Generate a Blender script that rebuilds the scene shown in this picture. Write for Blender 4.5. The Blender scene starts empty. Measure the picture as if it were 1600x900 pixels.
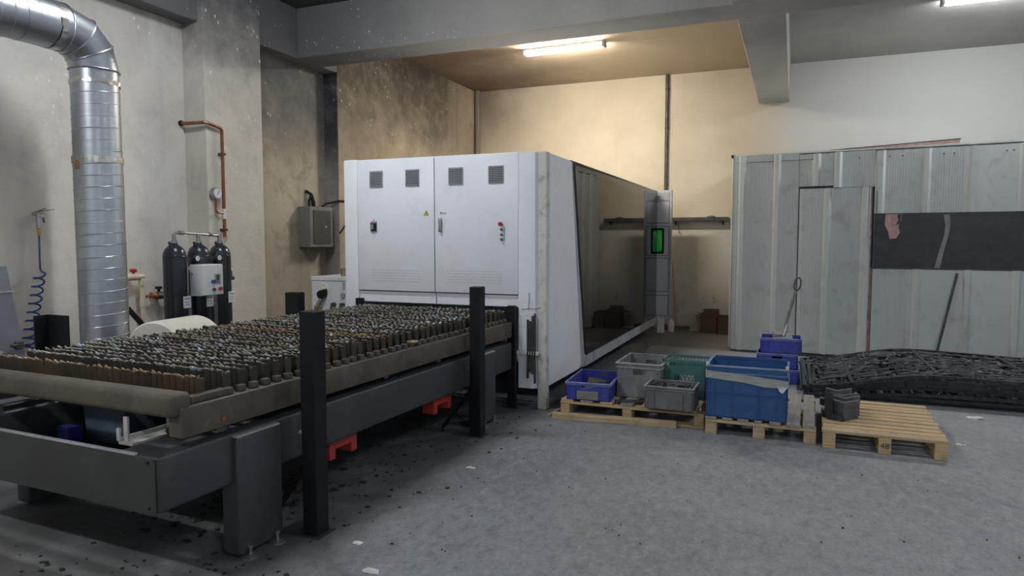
import bpy, bmesh, math, random
from mathutils import Vector, Matrix
R = random.Random(7)
PI = math.pi
S = bpy.context.scene
COL = S.collection

# ---------------------------------------------------------------- camera, world, exposure
cam_d = bpy.data.cameras.new('camera')
cam_d.sensor_width = 36.0
cam_d.lens = 36.0 * 1077.0 / 1600.0
cam_d.clip_start = 0.05
cam = bpy.data.objects.new('camera', cam_d)
COL.objects.link(cam)
pitch = math.atan((450 - 376) / 1077.0)
cam.location = (0, 0, 1.6)
cam.rotation_euler = (PI / 2 - pitch, 0, math.radians(22.2))
S.camera = cam
w = bpy.data.worlds.new('world')
S.world = w
w.use_nodes = True
w.node_tree.nodes['Background'].inputs[0].default_value = (0.62, 0.68, 0.76, 1)
w.node_tree.nodes['Background'].inputs[1].default_value = 0.40
S.view_settings.view_transform = 'Standard'
S.view_settings.look = 'None'
S.view_settings.exposure = 0.68
S.view_settings.gamma = 1.0
S.view_settings.use_curve_mapping = False
LAMP_WARM = ((1.0, 0.93, 0.82), 160.0)     # colour and strength of the lamp over the machine bay
LAMP_COOL = ((0.90, 0.95, 1.0), 100.0)
LAMP_DIM = ((0.90, 0.95, 1.0), 55.0)
LAMP_LEFT = ((0.95, 0.97, 1.0), 135.0)
LAMP_MID = ((0.92, 0.96, 1.0), 80.0)
LAMPS = [  # x, y, (colour, strength), label
    (-3.33, 10.23, LAMP_WARM, 'lit fluorescent ceiling lamp above the machine, between the beams'),
    (2.25, 10.0, LAMP_COOL, 'lit fluorescent ceiling lamp at the top right above the panel booth'),
    (-4.1, -1.0, LAMP_LEFT, 'fluorescent ceiling lamp in front of the slatted cutting table'),
    (-3.9, 4.3, LAMP_MID, 'fluorescent ceiling lamp over the slatted cutting table'),
    (2.25, -1.0, LAMP_COOL, 'fluorescent ceiling lamp nearest the photographer on the right'),
    (2.6, 4.6, LAMP_DIM, 'fluorescent ceiling lamp over the open floor by the pallets'),
]

# ---------------------------------------------------------------- node helpers
class NT:
    def __init__(s, name):
        s.m = bpy.data.materials.new(name)
        s.m.use_nodes = True
        s.t = s.m.node_tree
        s.b = s.t.nodes['Principled BSDF']
        s.c = None
    def set(s, sock, v):
        if hasattr(v, 'is_output'):
            s.t.links.new(v, sock)
        else:
            try:
                sock.default_value = v
            except Exception:
                sock.default_value = (*v, 1) if len(v) == 3 else v
    def coord(s, kind='Object'):
        if kind == 'World':
            return s.t.nodes.new('ShaderNodeNewGeometry').outputs['Position']
        return s.t.nodes.new('ShaderNodeTexCoord').outputs[kind]
    def mapping(s, v, scale=(1, 1, 1), loc=(0, 0, 0), rot=(0, 0, 0)):
        n = s.t.nodes.new('ShaderNodeMapping')
        s.set(n.inputs[0], v)
        n.inputs['Scale'].default_value = scale
        n.inputs['Location'].default_value = loc
        n.inputs['Rotation'].default_value = rot
        return n.outputs[0]
    def noise(s, v, scale=5, detail=4, rough=0.55, dist=0.0):
        n = s.t.nodes.new('ShaderNodeTexNoise')
        s.set(n.inputs['Vector'], v)
        n.inputs['Scale'].default_value = scale
        n.inputs['Detail'].default_value = detail
        n.inputs['Roughness'].default_value = rough
        n.inputs['Distortion'].default_value = dist
        return n.outputs['Fac']
    def voro(s, v, scale=5, rand=1.0):
        n = s.t.nodes.new('ShaderNodeTexVoronoi')
        s.set(n.inputs['Vector'], v)
        n.inputs['Scale'].default_value = scale
        n.inputs['Randomness'].default_value = rand
        return n.outputs['Distance']
    def math(s, op, a, b=0.0, c=0.0, clamp=False):
        n = s.t.nodes.new('ShaderNodeMath')
        n.operation = op
        n.use_clamp = clamp
        s.set(n.inputs[0], a); s.set(n.inputs[1], b); s.set(n.inputs[2], c)
        return n.outputs[0]
    def ramp(s, v, lo, hi, a=0.0, b=1.0):
        n = s.t.nodes.new('ShaderNodeMapRange')
        n.interpolation_type = 'SMOOTHSTEP'
        s.set(n.inputs[0], v)
        s.set(n.inputs[1], lo); s.set(n.inputs[2], hi); s.set(n.inputs[3], a); s.set(n.inputs[4], b)
        return n.outputs[0]
    def xyz(s, v):
        n = s.t.nodes.new('ShaderNodeSeparateXYZ')
        s.set(n.inputs[0], v)
        return n.outputs
    def mix(s, f, a, b):
        n = s.t.nodes.new('ShaderNodeMix')
        n.data_type = 'RGBA'
        s.set(n.inputs[0], f)
        for i, q in ((6, a), (7, b)):
            if hasattr(q, 'is_output'): s.t.links.new(q, n.inputs[i])
            else: n.inputs[i].default_value = (*q[:3], 1)
        return n.outputs[2]
    def bump(s, h, strength=0.2, dist=0.01):
        n = s.t.nodes.new('ShaderNodeBump')
        n.inputs['Strength'].default_value = strength
        n.inputs['Distance'].default_value = dist
        s.set(n.inputs['Height'], h)
        s.t.links.new(n.outputs[0], s.b.inputs['Normal'])
    def out(s, color=None, rough=None, metal=None, spec=None):
        for k, v in (('Base Color', color), ('Roughness', rough), ('Metallic', metal), ('Specular IOR Level', spec)):
            if v is None: continue
            if k == 'Base Color' and not hasattr(v, 'is_output'): v = (*v[:3], 1)
            s.set(s.b.inputs[k], v)
        return s.m

def mat(name, c1, c2=None, scale=6, rough=0.5, metal=0.0, bump=0.0, spec=0.5, stretch=(1, 1, 1), dirt=None, dirt_amt=0.5, lo=0.35, hi=0.65):
    n = NT(name)
    v = n.mapping(n.coord('Object'), stretch)
    f = n.noise(v, scale, 6, 0.6)
    c2 = c2 or tuple(q * 0.8 for q in c1)
    col = n.mix(n.ramp(f, lo, hi), c1, c2)
    if dirt:
        g = n.noise(n.coord('Object'), scale * 2.3, 8, 0.7, 0.5)
        col = n.mix(n.math('MULTIPLY', n.ramp(g, 0.5, 0.7), dirt_amt), col, dirt)
    if bump:
        n.bump(n.noise(v, scale * 6, 5), bump, 0.004)
    return n.out(col, rough, metal, spec)

def plaster(name, a, b, soot, top=None, yband=None, streak=0.5, flecks=True, tint=None, strips=()):
    """painted plaster; soot is a smoke stain of its own: from height top[0] up to top[1], within yband along the wall"""
    n = NT(name)
    p = n.coord('World')
    x, y, z = n.xyz(p)
    big = n.noise(p, 0.9, 6, 0.6)
    col = n.mix(n.ramp(big, 0.3, 0.7), a, b)
    st = n.noise(n.mapping(p, (2.2, 2.2, 0.22)), 1.6, 6, 0.65)
    col = n.mix(n.math('MULTIPLY', n.ramp(st, 0.5, 0.78), streak), col, tuple(q * 0.55 for q in a))
    if tint:
        (ty0, ty1, tc) = tint
        col = n.mix(n.math('MULTIPLY', n.ramp(y, ty0, ty1), 0.85), col, tc)
    if top:
        zz = n.math('ADD', z, n.math('MULTIPLY', n.math('SUBTRACT', n.noise(p, 1.7, 5, 0.65), 0.5), 1.5))
        f = n.ramp(zz, top[0], top[1])
        if yband:
            yy = n.math('ADD', y, n.math('MULTIPLY', n.math('SUBTRACT', st, 0.5), 2.0))
            f = n.math('MULTIPLY', f, n.ramp(yy, yband[0], yband[1]))
            f = n.math('MULTIPLY', f, n.ramp(yy, yband[3], yband[2]))
        f = n.math('MULTIPLY', f, n.ramp(n.noise(p, 5, 6, 0.7), 0.1, 0.6, 0.55, 1.0))
        col = n.mix(f, col, soot)
    for (ya, yb, yc, yd, zlo, zhi, amt) in strips:    # soot streaks that run down the wall
        yy = n.math('ADD', y, n.math('MULTIPLY', n.math('SUBTRACT', n.noise(p, 4, 4), 0.5), 0.25))
        f = n.math('MULTIPLY', n.ramp(yy, ya, yb), n.ramp(yy, yd, yc))
        f = n.math('MULTIPLY', f, n.ramp(z, zlo, zhi))
        f = n.math('MULTIPLY', f, n.ramp(st, 0.25, 0.6, 0.5 * amt, amt))
        col = n.mix(f, col, (0.045, 0.045, 0.05))
    if flecks:
        d = n.voro(n.mapping(p, (1, 1, 0.6)), 15)
        f = n.math('MULTIPLY', n.ramp(d, 0.22, 0.12), n.ramp(n.noise(p, 2.4, 5, 0.7), 0.52, 0.60))
        f = n.math('MULTIPLY', f, n.ramp(z, 1.8, 3.2, 0.05, 0.8))
        col = n.mix(f, col, tuple(min(1, q * 1.35) for q in a))
    smu = n.math('MULTIPLY', n.ramp(n.noise(p, 2.8, 9, 0.72, 0.6), 0.48, 0.66), streak)
    col = n.mix(n.math('MULTIPLY', smu, 0.7), col, tuple(q * 0.42 for q in a))
    sm = n.noise(p, 26, 6, 0.7)
    wav = n.noise(n.mapping(p, (1, 1, 3.0)), 3.0, 4)
    n.bump(n.math('ADD', n.math('MULTIPLY', sm, 0.4), wav), 0.35, 0.02)
    return n.out(col, 0.88, 0, 0.3)

M = {}
M['wall_left'] = plaster('plaster_left', (0.72, 0.69, 0.63), (0.61, 0.58, 0.52), (0.10, 0.10, 0.105), (3.2, 4.6), (4.6, 6.2, 12, 14), 0.25, True,
                         (7.9, 8.5, (0.38, 0.31, 0.22)))
M['column'] = plaster('plaster_column', (0.65, 0.615, 0.54), (0.55, 0.515, 0.45), (0.12, 0.12, 0.13), (2.7, 4.5), None, 0.3)
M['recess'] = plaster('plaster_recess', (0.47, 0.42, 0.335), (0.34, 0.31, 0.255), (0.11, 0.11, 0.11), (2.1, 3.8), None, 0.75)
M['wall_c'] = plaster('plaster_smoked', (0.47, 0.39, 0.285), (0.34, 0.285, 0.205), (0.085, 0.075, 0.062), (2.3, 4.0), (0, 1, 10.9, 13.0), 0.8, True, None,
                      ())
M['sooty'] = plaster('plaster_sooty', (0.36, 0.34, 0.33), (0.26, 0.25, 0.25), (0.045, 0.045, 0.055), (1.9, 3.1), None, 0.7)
M['wall_back'] = NT('plaster_back')
n = M['wall_back']
p = n.coord('World'); x, y, z = n.xyz(p)
big = n.noise(p, 1.1, 6, 0.6)
c = n.mix(n.ramp(big, 0.3, 0.7), (0.60, 0.525, 0.405), (0.52, 0.45, 0.34))
c = n.mix(n.ramp(n.math('ADD', x, n.math('MULTIPLY', big, 0.6)), -0.5, 0.5), c, (0.56, 0.545, 0.51))  # warm lamplight up to the long beam painted as cream, greyer beyond
low = n.ramp(n.math('ADD', z, n.math('MULTIPLY', n.noise(p, 2, 5), 0.5)), 2.3, 1.9)
c = n.mix(n.math('MULTIPLY', low, 0.8), c, (0.50, 0.475, 0.42))
dm = n.math('MULTIPLY', n.ramp(n.noise(p, 3.2, 8, 0.7), 0.5, 0.75), n.ramp(z, 1.7, 0.2))
c = n.mix(n.math('MULTIPLY', dm, 0.7), c, (0.16, 0.14, 0.12))
sk = n.math('MULTIPLY', n.ramp(n.math('ADD', x, n.math('MULTIPLY', n.noise(p, 2, 5), 1.2)), -4.1, -5.3), n.ramp(z, 3.0, 4.4))
c = n.mix(n.math('MULTIPLY', sk, 0.7), c, (0.13, 0.105, 0.08))
n.bump(n.math('ADD', n.noise(p, 30, 5), n.noise(n.mapping(p, (1, 1, 4)), 3, 4)), 0.25, 0.015)
M['wall_back'] = n.out(c, 0.88, 0, 0.3)

n = NT('ceiling_paint')
p = n.coord('World'); x, y, z = n.xyz(p)
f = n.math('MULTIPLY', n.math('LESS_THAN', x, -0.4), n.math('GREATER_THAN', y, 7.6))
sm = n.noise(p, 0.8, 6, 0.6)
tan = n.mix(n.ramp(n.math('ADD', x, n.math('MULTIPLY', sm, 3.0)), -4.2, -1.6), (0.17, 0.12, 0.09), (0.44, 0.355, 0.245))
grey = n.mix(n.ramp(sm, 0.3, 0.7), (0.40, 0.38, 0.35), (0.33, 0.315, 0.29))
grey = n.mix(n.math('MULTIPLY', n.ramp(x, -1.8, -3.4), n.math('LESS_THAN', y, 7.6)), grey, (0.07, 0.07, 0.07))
n.bump(n.noise(p, 20, 5), 0.2, 0.01)
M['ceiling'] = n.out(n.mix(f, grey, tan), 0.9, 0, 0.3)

n = NT('beam_paint')
p = n.coord('World'); x, y, z = n.xyz(p)
sm = n.noise(p, 1.2, 6, 0.65)
c = n.mix(n.ramp(sm, 0.3, 0.7), (0.52, 0.505, 0.475), (0.41, 0.395, 0.37))
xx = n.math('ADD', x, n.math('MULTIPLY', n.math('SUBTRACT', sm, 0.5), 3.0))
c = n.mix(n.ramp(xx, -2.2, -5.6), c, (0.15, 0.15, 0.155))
d = n.voro(p, 13)
f = n.math('MULTIPLY', n.ramp(d, 0.2, 0.1), n.ramp(n.noise(p, 1.9, 3), 0.5, 0.6))
c = n.mix(n.math('MULTIPLY', n.math('MULTIPLY', f, 0.6), n.ramp(x, -2.5, -4.0)), c, (0.6, 0.6, 0.6))
n.bump(n.noise(p, 18, 6), 0.3, 0.012)
M['beam'] = n.out(c, 0.88, 0, 0.3)

n = NT('concrete_floor')
p = n.coord('World'); x, y, z = n.xyz(p)
a1 = n.noise(p, 0.55, 8, 0.6, 0.4)
a2 = n.noise(n.mapping(p, (1.6, 1, 1), rot=(0, 0, .5)), 9, 10, 0.8, 0.4)
a3 = n.noise(p, 38, 8, 0.85)
c = n.mix(n.ramp(a1, 0.3, 0.7), (0.235, 0.25, 0.265), (0.175, 0.185, 0.20))
c = n.mix(n.math('MULTIPLY', n.ramp(a2, 0.48, 0.66), 0.6), c, (0.33, 0.345, 0.36))
c = n.mix(n.math('MULTIPLY', n.ramp(a2, 0.50, 0.34), 0.65), c, (0.095, 0.10, 0.11))
c = n.mix(n.math('MULTIPLY', n.ramp(a3, 0.52, 0.66), 0.65), c, (0.06, 0.06, 0.062))
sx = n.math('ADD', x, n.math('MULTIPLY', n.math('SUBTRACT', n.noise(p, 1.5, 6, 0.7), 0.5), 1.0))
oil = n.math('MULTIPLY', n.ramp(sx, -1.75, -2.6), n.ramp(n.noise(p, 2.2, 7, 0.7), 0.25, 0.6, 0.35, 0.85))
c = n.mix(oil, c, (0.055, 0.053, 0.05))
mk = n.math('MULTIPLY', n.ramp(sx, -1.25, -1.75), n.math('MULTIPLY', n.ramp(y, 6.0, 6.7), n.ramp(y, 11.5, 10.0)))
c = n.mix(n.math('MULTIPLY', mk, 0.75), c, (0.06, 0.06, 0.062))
warm = n.math('MULTIPLY', n.ramp(y, 2.6, 1.6), n.ramp(x, -0.2, -1.6))
c = n.mix(n.math('MULTIPLY', warm, 0.5), c, (0.17, 0.155, 0.13))
yy = n.math('ADD', y, n.math('MULTIPLY', n.math('SUBTRACT', a1, 0.5), 0.5))
c = n.mix(n.math('MULTIPLY', n.ramp(yy, 9.9, 10.6), 0.7), c, (0.14, 0.12, 0.095))  # booth's shade and warm lamplight on the rear floor, painted in brown
n.bump(n.math('ADD', a3, n.math('MULTIPLY', a2, 1.5)), 0.25, 0.006)
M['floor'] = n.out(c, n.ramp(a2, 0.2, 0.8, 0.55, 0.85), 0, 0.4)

M['white'] = mat('white_enamel', (0.77, 0.79, 0.83), (0.73, 0.75, 0.78), 2.0, 0.35, 0, 0.02, 0.5, dirt=(0.42, 0.38, 0.32), dirt_amt=0.12)
M['white_dirty'] = mat('dirty_white_enamel', (0.62, 0.61, 0.57), (0.50, 0.48, 0.43), 3.0, 0.5, 0, 0.03, 0.4, stretch=(1, 1, .35), dirt=(0.20, 0.17, 0.14), dirt_amt=0.7)
M['frame_grey'] = mat('grey_enamel', (0.36, 0.375, 0.40), (0.30, 0.31, 0.33), 4, 0.4, 0, 0.03, dirt=(0.18, 0.17, 0.16), dirt_amt=0.5)
M['panel_grey'] = mat('grey_sheet', (0.46, 0.47, 0.51), (0.42, 0.43, 0.465), 3, 0.4, 0.1, 0.02)
M['charcoal'] = mat('charcoal_paint', (0.041, 0.048, 0.055), (0.033, 0.038, 0.043), 3, 0.42, 0, 0.05, dirt=(0.12, 0.12, 0.12), dirt_amt=0.22)
M['front_beam'] = mat('dusty_charcoal_paint', (0.040, 0.043, 0.040), (0.031, 0.033, 0.030), 2.5, 0.5, 0, 0.05, dirt=(0.075, 0.073, 0.066), dirt_amt=0.35)
M['rail'] = mat('brown_dusty_steel', (0.092, 0.078, 0.054), (0.060, 0.051, 0.037), 4, 0.6, 0.0, 0.05, dirt=(0.20, 0.175, 0.13), dirt_amt=0.35)
M['black'] = mat('black_paint', (0.006, 0.0065, 0.008), (0.010, 0.0105, 0.012), 5, 0.5, 0, 0.03, 0.25)
M['rubber'] = mat('black_rubber', (0.008, 0.008, 0.009), (0.012, 0.012, 0.012), 5, 0.6, spec=0.25)
M['plate_black'] = mat('black_cut_steel', (0.045, 0.048, 0.055), (0.020, 0.022, 0.026), 7, 0.38, 0.5, 0.05, dirt=(0.16, 0.17, 0.19), dirt_amt=0.4)
M['plate_dark'] = mat('dark_gate_steel', (0.016, 0.017, 0.020), (0.028, 0.030, 0.034), 6, 0.34, 0.2, 0.05)
M['twig_steel'] = mat('scaly_cut_steel', (0.115, 0.122, 0.135), (0.055, 0.060, 0.068), 9, 0.36, 0.3, 0.05)
M['plate_grey'] = mat('grey_plate', (0.23, 0.235, 0.265), (0.19, 0.195, 0.22), 3, 0.45, 0.1, 0.02)
M['steel'] = mat('bare_steel', (0.42, 0.43, 0.44), (0.30, 0.30, 0.31), 8, 0.38, 0.85, 0.04)
M['dark_steel'] = mat('dark_steel', (0.10, 0.10, 0.10), (0.06, 0.058, 0.055), 8, 0.5, 0.6, 0.04)
M['red'] = mat('red_paint', (0.36, 0.032, 0.024), (0.30, 0.027, 0.020), 6, 0.45)
M['green_lens'] = mat('green_laser_window', (0.03, 0.72, 0.08), (0.025, 0.64, 0.07), 2, 0.15)
M['wood'] = mat('pallet_wood', (0.50, 0.37, 0.20), (0.40, 0.28, 0.145), 3, 0.75, 0, 0.15, 0.3, stretch=(1.2, 14, 14), dirt=(0.20, 0.15, 0.10), dirt_amt=0.5)
M['wood_y'] = mat('pallet_wood_lengthwise', (0.27, 0.255, 0.235), (0.20, 0.185, 0.165), 3, 0.8, 0, 0.15, 0.3, stretch=(14, 1.2, 14), dirt=(0.10, 0.09, 0.08), dirt_amt=0.5)
M['wood_old'] = mat('pale_old_wood', (0.46, 0.36, 0.23), (0.36, 0.26, 0.155), 3, 0.8, 0, 0.15, 0.3, stretch=(1.2, 14, 14), dirt=(0.22, 0.15, 0.09), dirt_amt=0.5)
M['blue_violet'] = mat('violet_blue_plastic', (0.045, 0.06, 0.36), (0.035, 0.045, 0.28), 4, 0.42, 0, 0.03, dirt=(0.12, 0.13, 0.26), dirt_amt=0.35)
M['blue'] = mat('blue_plastic', (0.022, 0.085, 0.235), (0.018, 0.07, 0.195), 4, 0.42, 0, 0.03, dirt=(0.09, 0.13, 0.21), dirt_amt=0.3)
M['grey_plastic'] = mat('dusty_grey_plastic', (0.20, 0.21, 0.215), (0.12, 0.125, 0.13), 4, 0.6, 0, 0.05, dirt=(0.30, 0.31, 0.32), dirt_amt=0.6)
M['grey_plastic_dark'] = mat('dark_grey_plastic', (0.135, 0.14, 0.145), (0.10, 0.10, 0.105), 4, 0.55, 0, 0.05, dirt=(0.22, 0.225, 0.23), dirt_amt=0.5)
M['green_plastic'] = mat('green_plastic', (0.05, 0.165, 0.15), (0.04, 0.125, 0.115), 4, 0.5, 0, 0.03)
M['blue_violet_worn'] = mat('worn_violet_blue_plastic', (0.13, 0.15, 0.42), (0.30, 0.32, 0.50), 6, 0.5)
M['blue_worn'] = mat('worn_blue_plastic', (0.07, 0.16, 0.36), (0.22, 0.30, 0.44), 6, 0.5)
M['grey_plastic_worn'] = mat('worn_grey_plastic', (0.30, 0.31, 0.32), (0.42, 0.43, 0.44), 6, 0.6)
M['grey_plastic_dark_worn'] = mat('worn_dark_grey_plastic', (0.26, 0.265, 0.27), (0.17, 0.175, 0.18), 6, 0.6)
M['handle_grey'] = mat('weathered_handle', (0.20, 0.185, 0.16), (0.13, 0.12, 0.105), 6, 0.6, stretch=(6, 6, 1))
M['tape'] = mat('worn_clear_tape', (0.36, 0.37, 0.35), (0.26, 0.27, 0.26), 8, 0.35, 0, 0.2, stretch=(1, 1, 8))
M['label'] = mat('dusty_label', (0.22, 0.215, 0.19), (0.17, 0.165, 0.14), 9, 0.7, 0, 0.05)
M['paper'] = mat('white_sticker', (0.66, 0.68, 0.72), (0.58, 0.60, 0.63), 20, 0.5)
M['ink'] = mat('dark_print', (0.05, 0.05, 0.055), None, 9, 0.6)
M['print_grey'] = mat('grey_print', (0.32, 0.33, 0.35), None, 9, 0.6)
M['tank'] = mat('slate_tank_paint', (0.019, 0.024, 0.033), (0.016, 0.020, 0.028), 4, 0.28)
M['copper'] = mat('copper', (0.34, 0.15, 0.085), (0.24, 0.10, 0.06), 9, 0.42, 0.7, 0.03)
M['brass'] = mat('brass', (0.55, 0.36, 0.10), None, 9, 0.35, 0.8)
M['pvc'] = mat('cream_pvc', (0.66, 0.58, 0.44), (0.58, 0.50, 0.38), 5, 0.45)
M['drum'] = mat('cream_drum', (0.72, 0.69, 0.60), (0.64, 0.60, 0.50), 3, 0.45, 0, 0.03)
M['orange'] = mat('orange_valve', (0.34, 0.10, 0.03), None, 9, 0.45)
M['blue_part'] = mat('blue_fitting', (0.02, 0.06, 0.30), None, 9, 0.4)
M['box_grey'] = mat('grey_box', (0.19, 0.19, 0.185), (0.155, 0.155, 0.15), 4, 0.5, 0, 0.02, dirt=(0.15, 0.14, 0.13), dirt_amt=0.4)
M['box_dark'] = mat('dusty_smoked_door', (0.065, 0.065, 0.062), (0.05, 0.05, 0.048), 5, 0.55, dirt=(0.11, 0.105, 0.10), dirt_amt=0.5)
M['chiller'] = mat('light_grey_enamel', (0.60, 0.60, 0.62), (0.55, 0.55, 0.57), 3, 0.45, dirt=(0.35, 0.33, 0.30), dirt_amt=0.3)
M['ctrl'] = mat('control_box_enamel', (0.57, 0.60, 0.60), (0.53, 0.55, 0.55), 3, 0.4)
M['hose'] = mat('blue_hose', (0.022, 0.065, 0.28), (0.02, 0.05, 0.23), 9, 0.35)
M['cardboard'] = mat('brown_cardboard', (0.125, 0.08, 0.05), (0.09, 0.058, 0.037), 4, 0.85, dirt=(0.05, 0.035, 0.025), dirt_amt=0.5)
M['booth'] = mat('booth_sheet', (0.52, 0.55, 0.52), (0.47, 0.50, 0.475), 1.3, 0.4, 0.1, 0.0, dirt=(0.24, 0.23, 0.20), dirt_amt=0.45, stretch=(1, 1, 0.35))
M['booth_edge'] = mat('dirty_cut_edge', (0.30, 0.25, 0.20), (0.16, 0.12, 0.10), 9, 0.7)
M['foam'] = mat('pink_foam', (0.58, 0.37, 0.33), (0.46, 0.28, 0.25), 14, 0.85, 0, 0.2, dirt=(0.22, 0.13, 0.11), dirt_amt=0.6)
M['dark_film'] = mat('dark_window_film', (0.018, 0.019, 0.022), (0.032, 0.033, 0.036), 3, 0.28, 0, 0.0, dirt=(0.06, 0.06, 0.062), dirt_amt=0.5, stretch=(1, 1, 2.5))
M['window_strip'] = mat('grey_strip', (0.24, 0.25, 0.25), (0.17, 0.175, 0.18), 8, 0.4)
M['yellow'] = mat('yellow_sign', (0.80, 0.58, 0.03), None, 9, 0.5)
M['broom'] = mat('broom_bristle', (0.16, 0.12, 0.07), (0.10, 0.075, 0.045), 20, 0.9, 0, 0.3)
M['handle_wood'] = mat('handle_wood', (0.42, 0.33, 0.22), (0.34, 0.26, 0.17), 5, 0.6, stretch=(6, 6, 1))
M['scrap'] = mat('dark_scrap', (0.022, 0.022, 0.024), (0.05, 0.048, 0.048), 12, 0.6, 0.4, 0.1)
M['scrap_light'] = mat('grey_scrap', (0.17, 0.165, 0.155), (0.10, 0.095, 0.09), 10, 0.5, 0.5, 0.1)
M['plastic_white'] = mat('crumpled_film', (0.62, 0.62, 0.62), (0.42, 0.42, 0.42), 12, 0.4, 0, 0.2)
M['sand'] = mat('grey_dust_heap', (0.16, 0.155, 0.14), (0.11, 0.105, 0.095), 9, 0.9, 0, 0.2)
M['dust_blue'] = mat('blue_grey_plastic', (0.085, 0.125, 0.165), (0.065, 0.095, 0.125), 3, 0.6)
M['white_steel'] = mat('chalky_white_steel', (0.50, 0.49, 0.46), (0.38, 0.37, 0.34), 8, 0.6, 0.1, 0.05)
M['pipe_grey'] = mat('smoked_pipe', (0.24, 0.20, 0.155), (0.16, 0.135, 0.105), 5, 0.6, stretch=(4, 4, .5))
M['dark_plate'] = mat('dark_floor_plate', (0.045, 0.046, 0.048), (0.07, 0.07, 0.07), 4, 0.55, 0.3, 0.05)

n = NT('galvanised_steel')
v = n.coord('Object')
f = n.noise(n.mapping(v, (1, 1, 3)), 3, 6, 0.6)
d = n.voro(v, 26)
c = n.mix(n.ramp(f, 0.3, 0.7), (0.46, 0.49, 0.525), (0.37, 0.40, 0.435))
c = n.mix(n.math('MULTIPLY', d, 0.2), c, (0.66, 0.68, 0.70))
M['galv'] = n.out(c, n.ramp(f, 0.3, 0.7, 0.32, 0.42), 0.9, 0.5)
M['foil'] = mat('foil_tape', (0.62, 0.60, 0.57), (0.45, 0.42, 0.38), 18, 0.28, 0.8, 0.4)
M['foil_rust'] = mat('rusty_patch', (0.35, 0.20, 0.08), (0.25, 0.13, 0.05), 12, 0.6, 0.3)

n = NT('black_glass')
n.b.inputs['IOR'].default_value = 1.42
M['glass'] = n.out((0.006, 0.006, 0.008), 0.025, 0, 0.5)

def slat_material(name, c1, c2, tip, dross):
    n = NT(name)
    v = n.coord('Object'); pw = n.coord('World')
    x, y, z = n.xyz(v)
    f = n.noise(pw, 7, 6, 0.7)
    c = n.mix(n.ramp(f, 0.35, 0.65), c1, c2)
    e = n.math('ADD', z, n.math('MULTIPLY', n.math('SUBTRACT', n.noise(pw, 22, 5, 0.7), 0.5), 0.03))
    c = n.mix(n.ramp(e, 0.109, 0.119), c, tip)
    g = n.math('MULTIPLY', n.ramp(n.noise(pw, 9, 5, 0.7), 0.55, 0.66), n.ramp(e, 0.095, 0.12))
    c = n.mix(g, c, dross)
    return n.out(c, 0.5, 0.35, 0.5)
M['slat_0'] = slat_material('rusty_slat', (0.085, 0.062, 0.040), (0.050, 0.040, 0.030), (0.34, 0.29, 0.205), (0.60, 0.66, 0.74))
M['slat_1'] = slat_material('grey_slat', (0.070, 0.062, 0.050), (0.045, 0.042, 0.038), (0.38, 0.355, 0.29), (0.54, 0.66, 0.80))
M['slat_2'] = slat_material('brown_slat', (0.105, 0.070, 0.038), (0.06, 0.043, 0.027), (0.40, 0.28, 0.16), (0.45, 0.45, 0.45))

def emit(name, color, strength):
    n = NT(name)
    n.b.inputs['Emission Color'].default_value = (*color, 1)
    n.b.inputs['Emission Strength'].default_value = strength
    return n.out((0.8, 0.8, 0.8), 0.4)

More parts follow.
